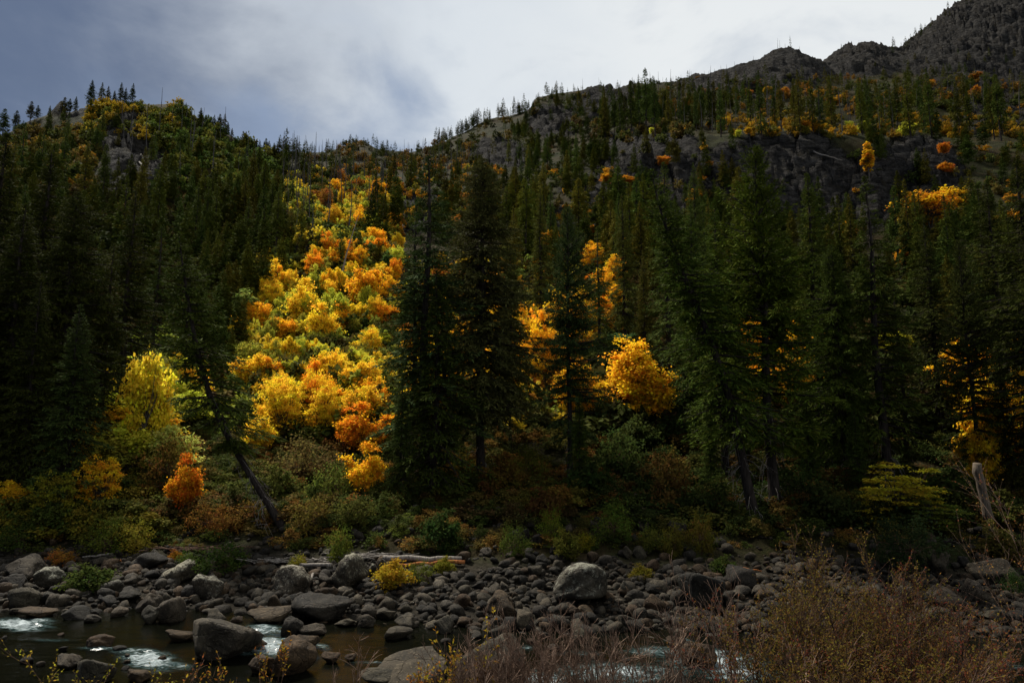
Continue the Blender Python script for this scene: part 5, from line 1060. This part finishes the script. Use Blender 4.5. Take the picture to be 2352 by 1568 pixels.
log_between('driftwood_log', (889, 1301), (1063, 1288), .09, .12, M_redwood, 'orange peeled log lying under the long pale one', dz=0, D=43)
log_between('driftwood_log', (690, 1312), (760, 1313), .10, .13, M_dead, 'short pale log between the two lichened boulders', dz=.4)
log_between('driftwood_log', (722, 1322), (704, 1352), .09, .07, M_dead, 'short pale branch slanting down below the short log', dz=.25)
log_between('driftwood_log', (187, 1292), (260, 1283), .05, .08, M_dead, 'thin pale pole on the cobbles right of the orange-brown shrub', dz=.35)
log_between('driftwood_log', (92, 1294), (150, 1296), .03, .04, M_dead, 'thin pale stick left of the orange-brown shrub')
log_between('driftwood_log', (266, 1286), (292, 1298), .08, .05, M_redwood, 'short reddish split piece of wood near the left sticks')
log_between('driftwood_log', (1665, 1299), (1750, 1316), .05, .04, M_redwood, 'thin reddish pole on the stones left of the foreground shrub')
log_between('driftwood_log', (1700, 1352), (1722, 1322), .07, .05, M_dead, 'pale forked stick below the reddish pole')
log_between('driftwood_log', (1715, 1328), (1735, 1356), .06, .05, M_dead, 'second pale stick crossing under the reddish pole')
log_between('driftwood_log', (1880, 1316), (1920, 1308), .05, .04, M_dead, 'pale stick showing above the foreground shrub')
log_between('dead_pole', (163, 1190), (140, 1266), .07, .12, M_dead, 'grey dead pole leaning against the left bank', D=52, dz=0, cat='dead tree')
log_between('dead_pole', (104, 1278), (136, 1252), .08, .05, M_dead, 'shorter grey pole leaning beside the leaning dead pole', D=51, dz=0, cat='dead tree')
log_between('dead_pole', (706, 1278), (738, 1212), .06, .04, M_dead, 'thin bleached dead branch standing below the leaning fir', D=50, dz=0, cat='dead tree')
log_between('dead_pole', (690, 1278), (735, 1256), .05, .04, M_dead, 'low bleached stick crossing the thin standing one', D=50, dz=0, cat='dead tree')
log_between('dead_stump', (2243, 1063), (2270, 1196), .27, .34, M_stump, 'tall pale broken stump leaning left at the right edge', D=47, dz=0, cat='stump', group='dead wood')
log_between('fallen_trunk', (318, 392), (326, 352), .25, .15, M_dead, 'white fallen trunk on the rocks of the left hill', cat='log', D=None, dz=.3) if hit(318, 392, 60) else None
log_between('fallen_trunk', (1868, 352), (1935, 372), .3, .15, M_dead, 'pale fallen trunk on the edge of the right cliff', dz=.5)
def twig_pile(px, py, n, L, mat, text, seed):
    p = hit(px, py, 36); g = np.random.default_rng(seed); sg = []
    for _ in range(n):
        c = g.normal(0, 1, 3) * np.array([L * .8, L * .3, .06]); c[2] = abs(c[2]) + .3; a = g.normal(0, .5); l = g.uniform(.3, 1) * L * .7; e = np.array([math.cos(a), math.sin(a), g.normal(0, .12)]) * l; sg.append((np.stack([c - e, c + g.normal(0, .03, 3), c + e]), np.array([.03, .035, .015]) * g.uniform(.6, 1.5)))
    V, F = tubes(sg, 5); o = ob('driftwood_pile', mk_mesh('driftwood_pile', V, F, [mat], smooth=True), None, p, 'stuff'); o['label'] = text; o['category'] = 'driftwood'
twig_pile(845, 1288, 60, 1.3, M_dead, 'heap of bleached driftwood sticks behind the very big rounded boulder', 5)
twig_pile(630, 1300, 40, 1.0, M_dead, 'scatter of small bleached sticks left of the lichen-splashed boulder', 6)
twig_pile(745, 1298, 22, .7, M_dead, 'small heap of pale sticks above the short log', 7)
twig_pile(450, 1270, 60, 1.5, M_stem, 'dark tangle of roots and dead twigs on the cut bank', 8)

# ------------------------------------------------------------------ foreground plants on the near bank
def stems(seed, n, ht, spread, r0=.008, fork=4, lean=(0, 0), depth=2, base_r=.5, curve=.15, twl=.45):
    """bundle of thin forking stems; returns tube segments and the twig ends for leaves"""
    g = np.random.default_rng(seed); sg, ends = [], []
    def grow(p, d, L, r, lev):
        k = 6; t = np.linspace(0, 1, k)[:, None]; bend = g.normal(0, curve, 3) * L; Pp = p + d * L * t + bend * t ** 2 + g.normal(0, .008 * L, (k, 3)); sg.append((Pp, np.linspace(r, max(r * .35, .0024), k)))
        for q in range(k): ends.append((Pp[q], d, lev)) if lev >= 1 and q > 0 else None
        if lev < depth:
            for _ in range(fork if lev else int(fork * 1.6)):
                f = g.uniform(.25, .98); i = f * (k - 1); i0 = min(int(i), k - 2); b = Pp[i0] + (Pp[i0 + 1] - Pp[i0]) * (i - i0); dd_ = norm(d + g.normal(0, .42, 3) + np.array([0, 0, .25])); grow(b, dd_, L * g.uniform(.25, .5) * (1.3 - f * .5) * twl / .45, r * .5, lev + 1)
    for _ in range(n):
        a = g.uniform(0, 6.28); rr = base_r * math.sqrt(g.random()); p = np.array([rr * math.cos(a), rr * math.sin(a), 0]); d = norm(np.array([math.cos(a) * spread * g.random() + lean[0] + g.normal(0, .08), math.sin(a) * spread * g.random() + lean[1] + g.normal(0, .08), 1.0])); grow(p, d, ht * g.uniform(.55, 1.0), r0 * g.uniform(.7, 1.3), 0)
    return sg, ends
def bush(name, px, top, D, seed, n, ht, spread, col, text, leaf=.03, per=1.0, woodmat=None, fork=4, lean=(0, 0), base_r=.5, r0=.0105, cat='shrub', depth=2, curve=.15, twl=.45):
    x_, y_, zt = ray_at(px, top, D); z0 = hgt(x_, y_) - .05; ht = max(zt - z0, .5) * ht; sg, ends = stems(seed, n, ht, spread, r0, fork, lean, depth, base_r, curve, twl); V, F = tubes(sg, 3)
    r_ = bpy.data.objects.new(name, None); C.objects.link(r_); r_.location = (x_, y_, z0)
    ob('stems', mk_mesh(name + '_stem', V, F, [woodmat or M_stem], smooth=True), r_, kind='stuff')
    if col is not None and per > 0:
        g = np.random.default_rng(seed + 1); E = [e for e in ends if g.random() < per]; P_ = np.array([e[0] for e in E]); d = norm(np.array([e[1] for e in E]) + g.normal(0, .8, P_.shape)); nn = len(P_)
        V, F = kites(P_, d, norm(g.normal(0, 1, P_.shape) + np.array([0, 0, .8])), leaf * g.uniform(.6, 1.5, nn), leaf * .6 * g.uniform(.6, 1.3, nn), .45, .15)
        o = ob('foliage', mk_mesh(name + '_leaves', V, F, [M_leaf], attrs={'v': g.random(nn), 'g': g.random(nn)}), r_); o.color = (*col, 1)
    tagt(r_, cat, 'plants of the near bank', 'named', px, text); return r_
OLB, RSB = (.12, .080, .016), (.14, .052, .018)
bush('leafy_shrub', 1965, 1290, 10.5, 901, 60, .9, .34, OLB, 'big foreground shrub at lower right with tiny olive leaves', .032, .9, base_r=.8, fork=6)
bush('leafy_shrub', 2060, 1335, 9.5, 902, 34, .86, .6, RSB, 'rust-tinged foreground shrub right of the big olive one', .028, .8, base_r=.7, fork=5)
bush('leafy_shrub', 1850, 1370, 9.5, 903, 34, .86, .6, OLB, 'lower olive foreground shrub left of the big one', .032, .9, base_r=.7, fork=5)
bush('leafy_shrub', 2170, 1450, 8.5, 904, 18, .86, .7, RSB, 'low rusty foreground shrub towards the right edge', .028, .8, base_r=.6, fork=5)
bush('leafy_shrub', 1980, 1440, 8.0, 905, 30, .86, .8, OLB, 'low olive shrub at the bottom edge before the big one', .03, .9, base_r=.8, fork=5)
bush('bare_shrub', 1640, 1235, 10.0, 911, 3, .95, .10, None, 'tallest bare stems rising in front of the river at right', woodmat=M_twig, base_r=.12, fork=5)
bush('bare_shrub', 1535, 1345, 9.5, 912, 7, .9, .30, None, 'bare stems left of the tallest ones', woodmat=M_twig, base_r=.25, fork=5)
bush('bare_shrub', 1720, 1400, 9.0, 913, 22, .88, .5, RSB, 'reddish thin-leaved shrub between the tall stems and the olive shrubs', .03, .5, base_r=.6, woodmat=M_twig)
bush('bare_shrub', 1265, 1395, 9.5, 914, 26, .85, .35, None, 'dense clump of bare reddish twigs in the bottom middle', woodmat=M_twig, base_r=.55, fork=6, lean=(-.28, 0))
bush('bare_shrub', 1360, 1440, 9.0, 915, 26, .85, .4, None, 'bare twiggy shrub right of the dense reddish clump', woodmat=M_twig, base_r=.6, fork=6, lean=(-.15, 0))
bush('bare_shrub', 1180, 1450, 9.0, 916, 22, .85, .45, None, 'bare twiggy shrub left of the dense reddish clump', woodmat=M_twig, base_r=.6, fork=6, lean=(-.3, 0))
bush('bare_shrub', 1450, 1460, 8.8, 917, 14, .85, .4, None, 'sparse bare shrub before the right rapid', woodmat=M_twig, base_r=.5, fork=5)
bush('leafy_shrub', 1035, 1440, 9.5, 918, 7, .88, .4, (.26, .16, .015), 'small shrub with yellow leaves left of the bare twigs', .05, .6, base_r=.25, woodmat=M_twig)
bush('leafy_shrub', 1010, 1520, 8.8, 919, 12, .88, .6, (.26, .14, .02), 'low brownish yellow shrub at the bottom middle', .04, .6, base_r=.5, woodmat=M_twig)
bush('sapling', 262, 1432, 10.0, 920, 4, .92, .25, (.24, .19, .02), 'yellow-leaved sapling rising in front of the river at lower left', .042, .85, base_r=.15)
bush('sapling', 330, 1490, 9.5, 921, 5, .9, .6, (.26, .12, .03), 'thin reddish sapling right of the yellow-leaved one', .04, .4, base_r=.3)
bush('sapling', 600, 1490, 9.5, 922, 7, .9, .5, (.22, .12, .015), 'yellow-brown sapling before the brown angular boulder', .045, .7, base_r=.35)
bush('sapling', 60, 1535, 7.5, 923, 4, .9, .35, (.18, .17, .02), 'small green and orange sapling in the lower left corner', .045, .7, base_r=.2)
bush('bare_shrub', 790, 1545, 9.0, 924, 9, .9, .7, None, 'low bare twigs at the bottom edge left of the wide slab', woodmat=M_twig, base_r=.6)
bush('bare_shrub', 440, 1520, 9.2, 925, 6, .9, .7, (.22, .12, .02), 'low thin shrub at the bottom before the biggest boulder', .035, .3, base_r=.5, woodmat=M_twig)
bush('bare_shrub', 2390, 1150, 27, 926, 3, .95, .3, (.22, .10, .03), 'pale branching shrub reaching in from the right edge', .07, .5, base_r=.4, woodmat=M_twig, fork=6, lean=(-.35, 0), r0=.016)
bush('leafy_shrub', 2310, 1430, 15, 927, 8, .9, .5, RSB, 'thin rusty shrub before the ledge at the right edge', .05, .6, base_r=.6)

# ------------------------------------------------------------------ labels for the rows
ORD = 'first second third fourth fifth sixth seventh eighth ninth tenth eleventh twelfth thirteenth fourteenth fifteenth sixteenth seventeenth eighteenth nineteenth twentieth'.split()
ORD += ['twenty-' + o for o in ORD[:9]] + ['thirtieth'] + ['thirty-' + o for o in ORD[:9]] + ['fortieth']
TEXT = dict(stream_0='small stone standing in the water in the left half, {} from the left', stream_1='small stone standing in the water in the right half, {} from the left',
 L1='dark fir high on the slope above the far left firs, {} from the left', L2='dark fir on the slope above the leaning fir, {} from the left', L3='dense green fir on the slope right above the leaning fir, {} from the left',
 L4='dense green fir beside the upper yellow gully, {} from the left', L5='dark fir just below the left hilltop, {} from the left', L6='small fir on the right shoulder of the left hill, {} from the left',
 C1='dark conifer between the gully and the centre firs, {} from the left', C2='fir below the far grey scarp, {} from the left', C3='fir behind the gap right of the massive centre fir, {} from the left',
 R1='tall fir in the dense stand at the terrace\'s left end, {} from the left', R2='tall fir on the terrace above the grey slabs, {} from the left', R3='tall fir on the terrace above the right cliff, {} from the left', R4='tall fir on the terrace near the right edge, {} from the left',
 R5='fir on the slope above the big yellow maple, {} from the left', R6='fir below the left end of the right cliff, {} from the left', R7='dark fir behind the golden dome-shaped maple, {} from the left', R8='dark fir at the foot of the right cliff, {} from the left',
 MS1='yellow sapling among the upper maples of the gully, {} from the left', MS2='small yellow or olive sapling in the middle of the gully, {} from the left', MS3='small yellow maple low in the gully, {} from the left', MS4='young orange or yellow maple under the rocky spur, {} from the left', MS5='orange or yellow sapling in the narrow upper gully, {} from the left', MS6='golden sapling behind the centre firs, {} from the left', MS11='orange sapling in the strip climbing right of the narrow fir, {} from the left', MS12='dull golden tree under the firs at the right edge, {} from the left', MS13='pale or yellow-green small tree below the big left maple, {} from the left', MS14='olive or gold small tree at the lower left edge, {} from the left', MS7='golden sapling behind the two right-hand trunks, {} from the left', MS8='yellow sapling round the big left maple, {} from the left', MS9='small dull orange tree on the upper right slope, {} from the left', MS10='small orange or yellow tree among the terrace trunks, {} from the left',
 SKY_0='dark fir on the skyline of the left hilltop, {} from the left', SKY_1='small fir on the falling right skyline of the left hill, {} from the left',
 SN1='thin burnt snag on the skyline of the far saddle, {} from the left', SN2='thin burnt snag on the middle skyline right of the scarp, {} from the left', SN3='bare snag on the pointed crags of the skyline, {} from the left', SN4='bare snag on the upper right slope below the crags, {} from the left', SN5='bare grey snag on the left hill, {} from the left')
for i, s in enumerate(STRETCH):
    for j, t in enumerate(('high on the bar', 'on the upper bar', 'on the lower bar', 'at the waterline')): TEXT['barrow_%d_%d' % (i, j)] = 'stone %s %s, {} from the left' % (t, s[1])
rows = {}
for o, row, px in ALL:
    if 'label' not in o: rows.setdefault(row, []).append((px, o))
for row, l in rows.items():
    l.sort(key=lambda q: q[0])
    for i, (px, o) in enumerate(l): o['label'] = TEXT.get(row, 'fir, {} from the left').format(ORD[i])
print('things', len(ALL), 'objects', len(bpy.data.objects), 'undergrowth rows', len(rows), 'firs', sum(1 for a in ALL if 'fir' in a[0].name), 'tris', sum(sum(len(p.vertices) - 2 for p in m.polygons) if len(m.polygons) < 3000 else len(m.polygons) * 2 for m in bpy.data.meshes))
